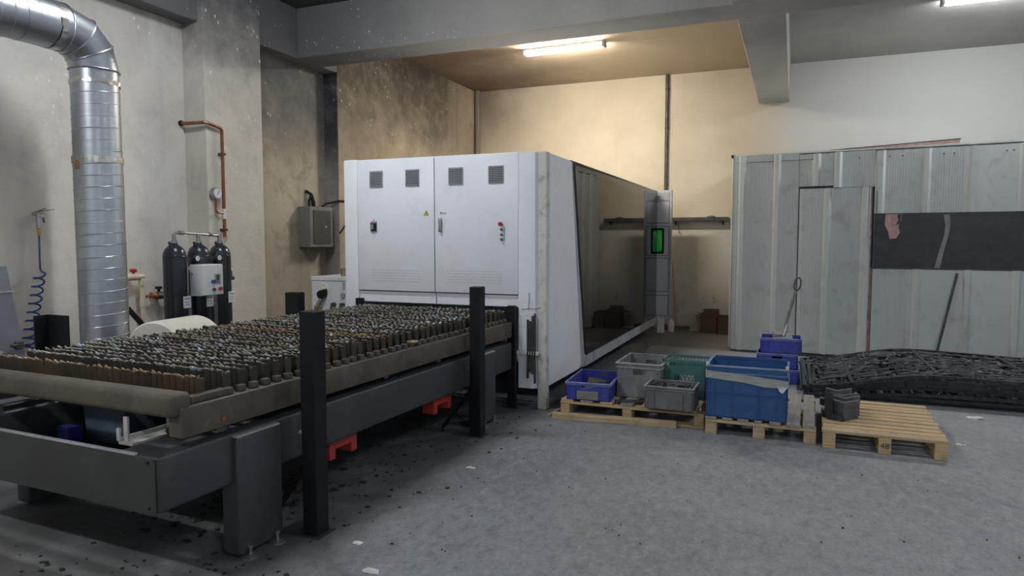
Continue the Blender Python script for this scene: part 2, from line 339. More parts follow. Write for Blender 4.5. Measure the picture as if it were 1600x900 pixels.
# ---------------------------------------------------------------- mesh helpers
class MB:
    def __init__(s): s.b = bmesh.new()
    def box(s, x0, x1, y0, y1, z0, z1, bev=0.0, seg=1, mtx=None):
        r = bmesh.ops.create_cube(s.b, size=1.0)
        vs = r['verts']
        T = Matrix.Translation(((x0 + x1) / 2, (y0 + y1) / 2, (z0 + z1) / 2)) @ Matrix.Diagonal((abs(x1 - x0), abs(y1 - y0), abs(z1 - z0), 1))
        if mtx is not None: T = mtx @ T
        bmesh.ops.transform(s.b, matrix=T, verts=vs)
        if bev > 0:
            es = list({e for v in vs for e in v.link_edges})
            bmesh.ops.bevel(s.b, geom=es, offset=bev, segments=seg, affect='EDGES', profile=0.5)
        return s
    def prism(s, pts, axis, a, b, bev=0.0):
        """pts: polygon in the plane normal to axis ('x': (y,z), 'y': (x,z), 'z': (x,y)), extruded a..b"""
        def P(q, h): return {'x': (h, q[0], q[1]), 'y': (q[0], h, q[1]), 'z': (q[0], q[1], h)}[axis]
        lo = [s.b.verts.new(P(q, a)) for q in pts]; hi = [s.b.verts.new(P(q, b)) for q in pts]
        fs = [s.b.faces.new(lo[::-1]), s.b.faces.new(hi)]
        k = len(pts)
        for i in range(k): fs.append(s.b.faces.new((lo[i], lo[(i + 1) % k], hi[(i + 1) % k], hi[i])))
        bmesh.ops.recalc_face_normals(s.b, faces=fs)
        if bev > 0:
            es = list({e for v in lo + hi for e in v.link_edges})
            bmesh.ops.bevel(s.b, geom=es, offset=bev, segments=2, affect='EDGES', profile=0.5)
        return s
    def cyl(s, p0, p1, r, n=16, r2=None, cap=True):
        p0, p1 = Vector(p0), Vector(p1)
        d = p1 - p0
        q = d.to_track_quat('Z', 'Y').to_matrix().to_4x4()
        bmesh.ops.create_cone(s.b, cap_ends=cap, segments=n, radius1=r, radius2=r if r2 is None else r2, depth=d.length,
                              matrix=Matrix.Translation((p0 + p1) / 2) @ q)
        return s
    def tube(s, pts, r, n=8, closed=False):
        pts = [Vector(p) for p in pts]
        k = len(pts); rings = []
        up = Vector((0, 0, 1))
        last = None
        for i, p in enumerate(pts):
            a = pts[(i - 1) % k] if (closed or i > 0) else p
            c = pts[(i + 1) % k] if (closed or i < k - 1) else p
            t = (c - a).normalized()
            if last is None:
                u = t.cross(up)
                if u.length < 1e-3: u = t.cross(Vector((1, 0, 0)))
            else:
                u = last - t * last.dot(t)
                if u.length < 1e-4: u = t.cross(up)
            u.normalize(); last = u
            v = t.cross(u)
            rr = r[i] if isinstance(r, (list, tuple)) else r
            rings.append([s.b.verts.new(p + (u * math.cos(2 * PI * j / n) + v * math.sin(2 * PI * j / n)) * rr) for j in range(n)])
        for i in range(k if closed else k - 1):
            A, B = rings[i], rings[(i + 1) % k]
            for j in range(n): s.b.faces.new((A[j], A[(j + 1) % n], B[(j + 1) % n], B[j]))
        if not closed:
            s.b.faces.new(rings[0][::-1]); s.b.faces.new(rings[-1])
        return s
    def lathe(s, prof, axis0, n=24, mtx=None):
        """prof: list of (radius, height) about +z through axis0"""
        rings = []
        o = Vector(axis0)
        for r, h in prof:
            ring = []
            for j in range(n):
                p = o + Vector((max(r, 1e-4) * math.cos(2 * PI * j / n), max(r, 1e-4) * math.sin(2 * PI * j / n), h))
                if mtx is not None: p = mtx @ p
                ring.append(s.b.verts.new(p))
            rings.append(ring)
        for A, B in zip(rings, rings[1:]):
            for j in range(n): s.b.faces.new((A[j], A[(j + 1) % n], B[(j + 1) % n], B[j]))
        s.b.faces.new(rings[0][::-1]); s.b.faces.new(rings[-1])
        return s
    def bar(s, p0, p1, w, h):
        """rectangular bar from p0 to p1, w wide (sideways) and h high"""
        p0, p1 = Vector(p0), Vector(p1)
        d = p1 - p0
        q = d.to_track_quat('X', 'Z').to_matrix().to_4x4()
        return s.box(-d.length / 2, d.length / 2, -w / 2, w / 2, -h / 2, h / 2, 0, 1, Matrix.Translation((p0 + p1) / 2) @ q)
    def mesh(s, name, smooth=None):
        bmesh.ops.recalc_face_normals(s.b, faces=s.b.faces[:])
        me = bpy.data.meshes.new(name)
        s.b.to_mesh(me); s.b.free()
        if smooth:
            me.polygons.foreach_set('use_smooth', [True] * len(me.polygons))
            me.set_sharp_from_angle(angle=math.radians(smooth))
        return me

def obj(name, mb, m, parent=None, smooth=30, label=None, loc=None, rot=None):
    me = mb if isinstance(mb, bpy.types.Mesh) else mb.mesh(name, smooth)
    if m is not None and not me.materials: me.materials.append(M[m] if isinstance(m, str) else m)
    o = bpy.data.objects.new(name, me)
    COL.objects.link(o)
    if parent is not None: o.parent = parent
    if loc is not None: o.location = loc
    if rot is not None: o.rotation_euler = rot
    if label: o['label'] = label
    return o
def tag(o, label, cat, group=None, kind=None):
    o['label'] = label; o['category'] = cat
    if group: o['group'] = group
    if kind: o['kind'] = kind
    return o
def thing(name, label, cat, loc=(0, 0, 0), rz=0.0, group=None):
    o = bpy.data.objects.new(name, None)
    o.empty_display_size = 0.1
    COL.objects.link(o)
    o.location = loc; o.rotation_euler = (0, 0, rz)
    return tag(o, label, cat, group)
def struct(name, mb, m, parent=None):
    o = obj(name, mb, m, parent)
    if parent is None: o['kind'] = 'structure'
    return o
def copy_tree(o, label=None, loc=None, rz=None, parent=None):
    c = o.copy(); COL.objects.link(c)
    if parent is not None: c.parent = parent
    if label: c['label'] = label
    if loc is not None: c.location = loc
    if rz is not None: c.rotation_euler = (0, 0, rz)
    for ch in list(o.children): copy_tree(ch, parent=c)
    return c
def text_mesh(name, body, size, depth=0.001):
    cu = bpy.data.curves.new(name, 'FONT')
    cu.body = body; cu.size = size; cu.extrude = depth; cu.align_x = 'CENTER'; cu.align_y = 'CENTER'
    t = bpy.data.objects.new(name, cu)
    COL.objects.link(t)
    dg = bpy.context.evaluated_depsgraph_get()
    me = bpy.data.meshes.new_from_object(t.evaluated_get(dg))
    bpy.data.objects.remove(t)
    return me

# ---------------------------------------------------------------- the room
XL, YB, ZC = -5.97, 12.72, 4.565
XR, YF = 6.5, -4.5
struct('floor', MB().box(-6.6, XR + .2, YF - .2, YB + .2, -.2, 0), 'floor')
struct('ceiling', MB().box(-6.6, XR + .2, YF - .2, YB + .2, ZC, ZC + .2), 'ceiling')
struct('wall_left', MB().box(-6.5, -6.2, YF, 6.575, 0, ZC), 'wall_left')
struct('wall_left_recess', MB().box(-6.5, -6.2, 6.575, 8.165, 0, ZC), 'recess')
b = MB().box(-6.5, XL, 8.165, YB, 0, ZC)
wl = struct('wall_left_far', b, 'wall_c')
struct('pillar_side', MB().box(-6.2, XL - .004, 8.155, 8.165, 0, 3.94), 'sooty')
struct('column', MB().box(-6.2, -5.893, 5.72, 6.575, 0, ZC, 0.006), 'column')
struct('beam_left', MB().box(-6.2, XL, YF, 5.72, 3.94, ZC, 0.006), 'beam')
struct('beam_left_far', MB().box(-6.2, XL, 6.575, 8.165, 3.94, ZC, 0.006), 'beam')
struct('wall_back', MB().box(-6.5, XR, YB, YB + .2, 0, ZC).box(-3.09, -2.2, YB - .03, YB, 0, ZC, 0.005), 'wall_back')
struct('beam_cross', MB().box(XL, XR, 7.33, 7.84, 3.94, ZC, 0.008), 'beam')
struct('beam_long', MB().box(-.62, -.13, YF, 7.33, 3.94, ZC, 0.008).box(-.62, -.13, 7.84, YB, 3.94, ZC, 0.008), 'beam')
struct('trim_corner', MB().cyl((-5.9, 12.64, 0), (-5.9, 12.64, ZC), 0.055, 14), 'pipe_grey')

# ---------------------------------------------------------------- ceiling lamps
def lamp(x, y, cs, label):
    t = thing('ceiling_lamp', label, 'ceiling lamp', (x, y, ZC), math.radians(-1.5))
    L = .66
    obj('housing', MB().box(-L, L, -.075, .075, -.035, 0, .004), 'frame_grey', t)
    m = emit('lamp_tube_glow', *cs)
    obj('diffuser', MB().box(-L + .045, L - .045, -.07, .07, -.085, -.036, .018, 2), m, t)
    for s in (-1, 1): obj('end_cap', MB().box(s * (L - .045), s * L, -.072, .072, -.087, -.035, .006), 'frame_grey', t)
for a in LAMPS: lamp(*a)

# ---------------------------------------------------------------- laser cutting machine
MX, MY, MYE, MH = -2.18, 6.07, 11.95, 2.425
t = thing('laser_cutting_machine', 'big white cabinet machine with long black glass side and two front doors', 'machine', (0, 0, 0))
mach = t
x0 = -4.38
pts = [(x0, MY + .02), (-2.30, MY + .02), (-2.24, MY + .05), (-2.21, MY + .12), (MX - .03, MY + .2), (MX - .03, MYE), (x0, MYE)]
b = MB()
b.prism([(x0 + .02, MY + 1.3), (-2.22, MY + 1.3), (-2.22, MYE), (x0 + .02, MYE)], 'z', .19, MH)          # long enclosure
b.prism([(x0 + .02, MY + .1), (-2.4, MY + .1), (-2.4, MY + 1.3), (x0 + .02, MY + 1.3)], 'z', 1.0, MH)       # front cabinet above the table mouth
obj('body', b, 'white', t)
obj('left_frame', MB().box(x0, -4.215, MY, MY + .2, .19, MH + .012, .012, 2), 'white', t)
b = MB().prism([(-2.41, MY), (-2.29, MY), (-2.25, MY + .012), (-2.225, MY + .04), (-2.222, MY + .2), (-2.41, MY + .2)], 'z', .195, MH)
obj('right_frame', b, 'white', t)
obj('corner_post', MB().box(-2.22, -2.133, MY + .01, MY + .1, 0, MH, .006), 'white_dirty', t, label='dirty white corner post reaching the floor')
obj('top_rail', MB().box(-4.215, -2.41, MY + .012, MY + .2, MH - .012, MH + .006), 'white', t)
obj('lower_panel', MB().box(-4.215, -3.315, MY + .03, MY + .06, .965, 1.075, .003), 'white', t)
obj('lower_panel', MB().box(-3.305, -2.412, MY + .03, MY + .06, .965, 1.075, .003), 'white', t)
def cab_door(xa, xb):
    return obj('door', MB().box(xa, xb, MY + .002, MY + .03, 1.088, MH - .002, .004, 2), 'white', t)
dl = cab_door(-4.213, -3.314); dr = cab_door(-3.305, -2.414)
def vent(d, xc, zc):
    f = MB()
    wv, hv = .155, .165
    for (a, c_, e, g) in ((-wv / 2, wv / 2, hv / 2 - .006, hv / 2), (-wv / 2, wv / 2, -hv / 2, -hv / 2 + .006), (-wv / 2, -wv / 2 + .006, -hv / 2, hv / 2), (wv / 2 - .006, wv / 2, -hv / 2, hv / 2)):
        f.box(xc + a, xc + c_, MY - .008, MY + .004, zc + e, zc + g)
    v = obj('vent', f, 'frame_grey', d)
    obj('vent_backing', MB().box(xc - wv / 2, xc + wv / 2, MY - .001, MY + .0015, zc - hv / 2, zc + hv / 2), 'ink', d)
    for i in range(9):
        z = zc - hv / 2 + .012 + i * (hv - .018) / 8.6
        obj('louver', MB().box(xc - wv / 2 + .005, xc + wv / 2 - .005, MY - .010, MY, z, z + .008, 0, 1), 'frame_grey', d)
for d, xs in ((dl, (-3.98, -3.555)), (dr, (-3.07, -2.642))):
    for q in xs: vent(d, q, 2.228)
def holes(d, xa, xb, za, zb):
    b = MB()
    nx = int((xb - xa) / .022)
    for j in range(5):
        for i in range(nx):
            xx = xa + i * .022 + (.011 if j % 2 else 0); zz = za + j * .028
            if zz > zb: continue
            b.cyl((xx, MY + .0035, zz), (xx, MY - .0002, zz), .0042, 6)
    o = obj('vent_hole', b, 'frame_grey', d, smooth=None); o['kind'] = 'stuff'
holes(dl, -4.04, -3.46, 1.185, 1.32); holes(dr, -3.165, -2.57, 1.19, 1.32)
b = MB().box(-4.048, -3.982, MY - .018, MY + .002, 1.70, 1.785, .004)
sw = obj('rotary_switch', b, 'black', dl, label='black rotary main switch')
sw2 = obj('switch_plate', MB().box(-4.052, -3.978, MY - .004, MY + .002, 1.69, 1.80), 'frame_grey', dl)
obj('switch_knob', MB().box(-4.024, -4.006, MY - .04, MY - .016, 1.715, 1.765, .003), 'print_grey', dl)
obj('lock_button', MB().cyl((-4.015, MY, 1.812), (-4.015, MY - .008, 1.812), .007, 10), 'steel', dl)
obj('red_mark', MB().box(-4.05, -3.98, MY - .0195, MY - .017, 1.772, 1.782), 'red', dl)
b = MB().prism([(-3.428, 1.853), (-3.372, 1.853), (-3.40, 1.902)], 'y', MY - .002, MY + .003)
ws = obj('warning_sign', b, 'ink', dl, label='yellow triangle with a black lightning bolt')
b = MB().prism([(-3.4215, 1.8565), (-3.3785, 1.8565), (-3.40, 1.894)], 'y', MY - .0035, MY - .0015)
obj('warning_sign_face', b, 'yellow', dl)
b = MB().prism([(-3.398, 1.885), (-3.407, 1.871), (-3.4005, 1.872), (-3.404, 1.860), (-3.393, 1.876), (-3.3995, 1.875)], 'y', MY - .0045, MY - .003)
obj('warning_bolt', b, 'ink', dl)
obj('door_handle', MB().box(-3.254, -3.226, MY - .028, MY + .004, 1.685, 1.825, .006, 2).box(-3.246, -3.234, MY - .034, MY - .02, 1.715, 1.80, .003), 'steel', dr, label='steel swing handle')
obj('name_plate', MB().box(-3.245, -3.178, MY - .002, MY + .003, 1.862, 1.886), 'paper', dr)
obj('name_plate_print', MB().box(-3.24, -3.225, MY - .003, MY, 1.866, 1.882).box(-3.22, -3.185, MY - .003, MY, 1.870, 1.874), 'red', dr)
es = obj('emergency_stop', MB().cyl((-2.586, MY, 1.757), (-2.586, MY - .025, 1.757), .013, 14).cyl((-2.586, MY - .022, 1.757), (-2.586, MY - .045, 1.757), .021, 16, .018), 'red', dr, label='red mushroom emergency stop button')
for i, z in enumerate((1.705, 1.655, 1.61)):
    k = obj('key_switch', MB().cyl((-2.583, MY + .002, z), (-2.583, MY - .014, z), .013, 12), 'steel', dr)
    obj('key', MB().box(-2.588, -2.572, MY - .03, MY - .012, z - .006, z + .012), 'dark_steel', dr)
obj('keyhole_plate', MB().box(-2.56, -2.553, MY - .001, MY + .003, 1.60, 1.72), 'print_grey', dr)
# right side: white near panel, grey frame, black glass and sill
b = MB().prism([(MY + .1, .20), (MY + 1.19, .19), (MY + 1.245, .215), (MY + 1.25, .26), (MY + .86, MH - .01), (MY + .80, MH), (MY + .1, MH)], 'x', -2.30, MX + .02)
obj('side_panel', b, 'white', t)
b = MB().prism([(MY + 1.25, .19), (MY + 1.44, .17), (MY + 1.52, .285), (MY + 1.44, .32), (MY + .955, MH - .03), (MY + .955, MH), (MY + .80, MH), (MY + .862, MH - .01), (MY + 1.252, .262)], 'x', -2.30, MX + .005)
obj('side_frame', b, 'frame_grey', t)
obj('glass_seal', MB().prism([(MY + 1.47, .30), (MY + 1.54, .285), (MY + 1.56, .285), (MY + 1.50, .33), (MY + 1.03, MH - .03), (MY + .95, MH - .03)], 'x', -2.24, MX + .008), 'rubber', t)
b = MB().prism([(MY + 1.50, .29), (MYE - .02, .29), (MYE - .02, MH + .02), (MY + .99, MH - .025)], 'x', -2.235, MX)
obj('side_glass', b, 'glass', t, smooth=None, label='long black glossy glass')
for ya, yb in ((MY + 1.45, MY + 1.78), (MY + 1.786, MYE - .02)):
    obj('sill', MB().prism([(ya, .17), (yb, .17), (yb, .285), (ya + .05, .285)], 'x', -2.30, MX + .012), 'frame_grey', t)
obj('glass_top_rail', MB().box(-2.32, MX - .02, MY + .955, MYE - .02, MH - .02, MH + .022), 'black', t)
for (xx, yy) in ((-4.2, 7.6), (-2.5, 7.6), (-4.2, 9.7), (-2.5, 9.7), (-4.2, 11.7), (-2.5, 11.7)):
    obj('foot', MB().box(xx - .09, xx + .09, yy - .09, yy + .09, 0, .2, .005), 'charcoal', t)
obj('shade_base', MB().box(-4.3, -2.62, 7.6, 11.85, .02, .19), 'rubber', t)  # black block standing in for the shade under the enclosure
obj('left_side', MB().box(x0, x0 + .03, MY + .2, MYE, .19, MH, .004), 'white', t)
# access door with the green window, standing across the far end
PY = 12.0
d = obj('access_door', MB().box(-2.52, -1.945, PY, PY + .04, .262, 2.462, .004), 'panel_grey', t, label='grey sheet door with a green laser window')
for za, zb in ((1.34, 1.85), (1.90, 2.27), (.72, 1.30), (.30, .66)):
    obj('door_groove', MB().box(-2.40, -1.985, PY - .002, PY + .002, za, zb), 'black', d)
    obj('door_panel', MB().box(-2.392, -1.993, PY - .008, PY + .002, za + .008, zb - .008, .002), 'panel_grey', d)
obj('door_panel', MB().box(-2.40, -2.195, PY - .01, PY + .002, 2.29, 2.425, .002), 'frame_grey', d)
obj('door_panel', MB().box(-2.185, -1.99, PY - .01, PY + .002, 2.29, 2.425, .002), 'frame_grey', d)
obj('door_lip', MB().box(-1.965, -1.94, PY - .02, PY + .045, .26, 2.464, .003), 'frame_grey', d)
g = obj('window_gasket', MB().box(-2.285, -2.068, PY - .028, PY - .006, 1.375, 1.815, .02, 3), 'rubber', d)
obj('green_window', MB().box(-2.255, -2.098, PY - .034, PY - .026, 1.41, 1.78, .012, 3), 'green_lens', d, label='bright green laser safety window')
obj('door_foot', MB().box(-2.17, -2.05, PY, PY + .05, 0, .262, .004), 'white_dirty', d)
# steel strips tied to the front corner
obj('clamp_bar', MB().box(-2.43, -2.2, MY - .03, MY + .0, .52, .555, .003), 'white_dirty', t, label='white flat bar across the hanging steel strips')
t = thing('steel_strip_bundle', 'bundle of dark steel strips hanging at the right front corner of the white machine', 'strips', (-2.27, MY - .006, .25))
for i in range(4):
    h0 = R.uniform(-.06, .12); h1 = R.uniform(.58, .75)
    obj('strip', MB().box(-.045 + i * .024, -.028 + i * .024, -.024, -.008, h0 + .05, h1, 0), 'dark_steel', t)
obj('wire_tie', MB().tube([(-.1, -.02, .70), (-.03, -.03, .71), (.04, -.03, .71), (.09, -.01, .72)], .003, 6), 'black', t)
obj('wire', MB().tube([(-.03, -.015, .70), (-.025, -.01, .80), (-.028, -.006, .86)], .003, 6), 'black', t)

# ---------------------------------------------------------------- exchange table (lower frame and the slatted pallet on it)
BO = (-2.523, 2.584, 0.0); BR = math.radians(-2.0)
t = thing('exchange_table_frame', 'charcoal steel beam frame on thick legs under the slatted cutting bed', 'frame', BO, BR)
UL = -1.78    # left side
BV = -.435
b = MB().box(-.30, -.035, BV + .012, 3.40, .385, .645, .018, 3)
obj('side_beam', b, 'charcoal', t)
obj('side_beam', MB().box(UL, UL + .26, BV + .012, 3.32, .385, .645, .018, 3), 'charcoal', t)
obj('front_beam', MB().box(UL, -.037, BV, BV + .008, .385, .645, .003), 'front_beam', t, label='dusty dark front beam')
obj('front_beam_tube', MB().box(UL + .26, -.30, BV + .01, BV + .18, .40, .555, .01, 2), 'charcoal', t)
obj('front_beam_lip', MB().box(UL + .2, -.16, BV - .001, BV + .02, .642, .652, .002), 'frame_grey', t)
obj('bolt', MB().cyl((-.075, BV + .001, .622), (-.075, BV - .004, .622), .007, 8), 'rubber', t)
obj('bolt', MB().cyl((-.075, BV + .001, .415), (-.075, BV - .004, .415), .007, 8), 'rubber', t)
for v in (0.0, 2.66):
    for u0 in (-.115, UL - .02):
        l = obj('leg', MB().box(u0, u0 + .115, v, v + .31, .022, .625, .014, 3), 'charcoal', t)
        obj('leg_cap', MB().box(u0 + .004, u0 + .113, v + .004, v + .306, .618, .632, .006), 'frame_grey', l)
        for dv in (.06, .25):
            uu = u0 + (.125 if u0 > -1 else -.01)
            f = obj('levelling_foot', MB().lathe([(.045, 0), (.045, .006), (.02, .012), (.008, .016), (.008, .05), (.014, .05), (.014, .06)], (uu, v + dv, .0), 20), 'steel', l)
for v in (.55, 1.3, 1.65, 2.45, 3.2):
    obj('cross_beam', MB().box(UL + .25, -.28, v, v + .06, .42, .50, .004), 'charcoal', t)
obj('shelf_plate', MB().box(UL + .26, -.45, -.05, .62, .395, .405), 'rubber', t)
# track along the beam tops and wheels
for u0 in (-.22, UL + .17):
    obj('track', MB().box(u0, u0 + .05, BV + .25, 3.30, .643, .675, .004), 'dark_steel', t)
obj('track_stop', MB().cyl((-.30, BV + .30, .668), (-.25, BV + .30, .668), .022, 14), 'dark_steel', t)
def u_bracket(v):
    b = MB().prism([(v, .255), (v + .055, .255), (v + .055, .315), (v + .215, .315), (v + .215, .255), (v + .27, .255), (v + .27, .36), (v + .2, .36), (v + .2, .386), (v + .07, .386), (v + .07, .36), (v, .36)], 'x', -.20, -.10)
    obj('lift_bracket', b, 'red', t, label='red painted channel bracket under the beam')
u_bracket(.82); u_bracket(2.06)

# slatted pallet
t = thing('slat_pallet', 'brown steel cutting bed full of jagged sawtooth slats on the dark frame', 'cutting bed', (BO[0], BO[1], 0), BR)
U0, U1 = -1.75, -.035
obj('side_rail', MB().box(-.13, -.035, -.28, 3.40, .69, .833, .008, 2), 'rail', t)
obj('side_rail', MB().box(U0, U0 + .095, -.28, 3.32, .69, .833, .008, 2), 'rail', t)
obj('front_rail', MB().box(U0, -.045, -.33, -.215, .79, .902, .026, 3), 'rail', t, label='rounded front rail')
obj('front_plate', MB().box(-.115, -.032, -.292, -.272, .695, .835, .004), 'rail', t)
obj('rear_rail', MB().box(U0 + .1, -.13, 3.25, 3.32, .70, .815, .008), 'rail', t)
for v in (.3, 1.1, 1.9, 2.7):
    obj('cross_tube', MB().box(U0 + .095, -.13, v, v + .08, .70, .775, .004), 'rail', t)
for u in (-1.3, -.92, -.5):
    obj('slat_support', MB().box(u, u + .02, -.2, 3.33, .775, .832), 'rail', t)
obj('shade_tray', MB().box(U0 + .095, -.13,   .28, 3.33, .684, .692), 'rubber', t)  # unseen tray, added to keep light from falling through the slats
obj('end_block', MB().box(-.118, -.07, -.20, .02, .833, .868, .004), 'rail', t)
for v in (-.08, .62, 1.32, 2.02, 2.72, 3.25):
    whl = obj('wheel', MB().cyl((-.045, v + .03, .715), (-.12, v + .03, .715), .045, 18), 'dark_steel', t)
    obj('axle', MB().cyl((-.036, v + .03, .735), (-.029, v + .03, .735), .013, 12), 'copper', t)
def slat_mesh(seed):
    r = random.Random(seed)
    b = MB().b
    per = .0445; nq = 4
    L = 1.60; n_ = int(L / per * nq)
    fr, bk = [], []
    for i in range(n_ + 1):
        x = -L + i * L / n_
        ph = (i % nq)
        off = (0, .015, 0, -.015)[ph]
        zt = (.112, .105, .111, .124)[ph] + r.uniform(-.005, .006)
        if r.random() < .05: zt -= .018
        lean = r.uniform(-.006, .006) if ph == 3 else 0
        fr.append((b.verts.new((x, off - .0025, 0)), b.verts.new((x + lean, off - .0045 + lean, zt))))
        bk.append((b.verts.new((x, off + .0025, 0)), b.verts.new((x + lean, off + .0055 + lean, zt - .001))))
    for i in range(n_):
        b.faces.new((fr[i][0], fr[i + 1][0], fr[i + 1][1], fr[i][1]))
        b.faces.new((bk[i + 1][0], bk[i][0], bk[i][1], bk[i + 1][1]))
        b.faces.new((fr[i][1], fr[i + 1][1], bk[i + 1][1], bk[i][1]))
    for i in (0, n_): b.faces.new((fr[i][0], fr[i][1], bk[i][1], bk[i][0]))
    # dross beads along the top
    for k in range(26):
        i = r.randrange(2, n_ - 2)
        p = fr[i][1].co
        s_ = r.uniform(.004, .009)
        bmesh.ops.create_cube(b, size=1, matrix=Matrix.Translation((p.x, p.y, p.z - s_ * .4)) @ Matrix.Rotation(r.uniform(0, 3), 4, 'X') @ Matrix.Diagonal((s_ * 2.2, s_ * 1.6, s_, 1)))
    # thick slat end
    bmesh.ops.create_cube(b, size=1, matrix=Matrix.Translation((.002, .0, .055)) @ Matrix.Diagonal((.010, .045, .11, 1)))
    mb = MB.__new__(MB); mb.b = b
    return mb.mesh('slat', None)
SL = [slat_mesh(s) for s in range(6)]
SLM = []
for i, me in enumerate(SL):
    me.materials.append(M['slat_%d' % (0, 1, 1, 0, 1, 2)[i]])
cl = MB().box(-.02, .02, -.02, .02, 0, .034, .004).mesh('slat_clamp', 30); cl.materials.append(M['rail'])
NS = 41
for i in range(NS):
    v = -.02 + i * (3.36 + .02) / (NS - 1) - (.085 if i == 0 else 0)
    k = R.randrange(5) if i not in (0, 17, 18) else 5
    o = obj('slat', SL[k], None, t, loc=(-.115 + R.uniform(-.008, .008), v + R.uniform(-.008, .008), .829 + R.uniform(-.005, .003)), rot=(R.uniform(-.05, .05), 0, R.uniform(-.004, .004)))
    if i > 0: obj('slat_clamp', cl, None, t, loc=(-.085 + R.uniform(-.008, .006), v - .03, .833))
    if i in (8, 21): obj('broken_slat_end', MB().box(-.13, -.06, v - .03, v + .03, .855, .875, .006), 'slat_2', t)

# guard posts
def post(name_label, x, y, h, side, brace):
    p = thing('guard_post', name_label, 'post', (x, y, 0), 0, 'black posts around the cutting bed')
    if side > 0:
        obj('tube', MB().box(-.048, .048, 0, .10, .004, h, .004), 'black', p)
        obj('base_plate', MB().box(-.2, .07, -.02, .13, 0, .006), 'dark_plate', p)
        if brace: obj('brace', MB().bar((-.03, .06, .42), (-.36, .12, .012), .05, .012), 'black', p)
        obj('bolt', MB().cyl((-.05, .02, .56), (-.075, .02, .56), .014, 8), 'steel', p)
    else:
        b = MB().box(-.1, -.09, 0, .1, 0, h).box(-.1, .1, .09, .1, 0, h)
        obj('angle_bar', b, 'black', p)
        obj('base_plate', MB().box(-.13, .12, -.03, .13, 0, .006), 'dark_plate', p)
post('black square steel post with a brace in front of the bed, nearest the camera', -2.383, 2.95, 1.225, 1, True)
post('black square steel post with a brace, in front of the white machine', -2.37, 5.01, 1.228, 1, True)
post('short black angle steel post behind the bed beside the blue hose', -4.465, 2.95, 1.112, -1, False)
p = thing('guard_post', 'black steel post behind the bed in front of the grey chiller', 'post', (-4.315, 5.14, 0), 0, 'black posts around the cutting bed')
obj('tube', MB().box(-.075, .075, 0, .10, .004, 1.118, .004), 'black', p)
obj('base_plate', MB().box(-.12, .12, -.03, .13, 0, .005), 'dark_plate', p)
# guide posts of the machine mouth
for x, z1, lab in ((-4.17, 1.005, 'short black guide post at the left of the machine mouth'), (-2.46, .985, 'short black guide post at the right of the machine mouth')):
    g = thing('guide_post', lab, 'post', (x, MY - .068, 0))
    obj('tube', MB().box(-.04, .04, 0, .05, 0, z1, .003), 'black', g)
    obj('base_plate', MB().box(-.06, .06, -.01, .055, 0, .006), 'dark_plate', g)

# things under the table
def on_table(u, v): return (BO[0] + u * math.cos(BR) - v * math.sin(BR), BO[1] + u * math.sin(BR) + v * math.cos(BR), 0)
tag(obj('storage_bin', MB().prism([(-.16, .405), (.16, .405), (.19, .65), (-.19, .65)], 'y', -.14, .14, .012), 'dust_blue', loc=on_table(-1.23, .31), rot=(0, 0, BR)), 'blue-grey plastic bin standing on a shelf under the cutting bed', 'bin')
tag(obj('small_bin', MB().prism([(-.045, .405), (.045, .405), (.05, .525), (-.05, .525)], 'y', -.045, .045, .006), 'blue_violet', loc=on_table(-1.37, .06), rot=(0, 0, BR)), 'narrow bright blue plastic bin under the left of the cutting bed', 'bin')
t = thing('channel_frame', 'chalky white steel channel frame lying inside the table frame', 'frame', (BO[0], BO[1], .652), BR)
obj('channel', MB().box(-.40, -.305, -.335, .45, -.012, .0).box(-.40, -.392, -.335, .45, 0, .02), 'white_steel', t)
obj('upright', MB().box(-.39, -.362, -.315, -.305, .0, .115), 'white_steel', t)
obj('upright', MB().box(-.42, -.40, -.33, -.32, 0.0, .06), 'white_steel', t)
obj('upright', MB().box(-.385, -.362, -.085, -.075, .0, .10), 'white_steel', t)

# ---------------------------------------------------------------- spiral duct
DX, DY, DR = -5.36, 4.05, .182
t = thing('spiral_duct', 'galvanised spiral ventilation duct rising behind the bed and bending to the left', 'duct', (DX, DY, 0))
def duct_path(pts, r, nseg=36):
    return MB().tube(pts, r, nseg)
obj('riser', MB().lathe([(DR, 0), (DR, 2.30)], (0, 0, 0), 40), 'galv', t)
obj('riser_top', MB().lathe([(DR * .98, 2.27), (DR * .98, 2.985)], (0, 0, 0), 40), 'galv', t)
def spiral(z0, z1, r, pitch):
    n_ = int((z1 - z0) / pitch * 20)
    return [(r * math.cos(2 * PI * i / 20), r * math.sin(2 * PI * i / 20), z0 + i * (z1 - z0) / n_) for i in range(n_ + 1)]
obj('spiral_seam', MB().tube(spiral(.05, 2.24, DR + .0015, .095), .0032, 5), 'galv', t)
obj('spiral_seam', MB().tube(spiral(2.33, 2.86, DR * .98 + .0015, .095), .0032, 5), 'galv', t)
cy, cz, rb = -.28, 2.985, .28
def el(a, r_): return Vector((0, cy + r_ * math.cos(a), cz + r_ * math.sin(a)))
def gore(a0, a1):
    b = MB().b
    rings = []
    for a in (a0, a1):
        ring = []
        for j in range(40):
            th = 2 * PI * j / 40
            x = DR * math.cos(th); rr = rb + DR * math.sin(th) * 1.0
            ring.append(b.verts.new(Vector((x, 0, 0)) + el(a, rr)))
        rings.append(ring)
    for j in range(40): b.faces.new((rings[0][j], rings[0][(j + 1) % 40], rings[1][(j + 1) % 40], rings[1][j]))
    mb = MB.__new__(MB); mb.b = b
    return mb
def ring_at(a, grow=.004):
    return MB().tube([Vector(((DR + grow) * math.cos(2 * PI * j / 40), 0, 0)) + el(a, rb + (DR + grow) * math.sin(2 * PI * j / 40)) for j in range(40)], .006, 6, True)
for k in range(3): obj('elbow_gore', gore(k * PI / 6, (k + 1) * PI / 6), 'galv', t)
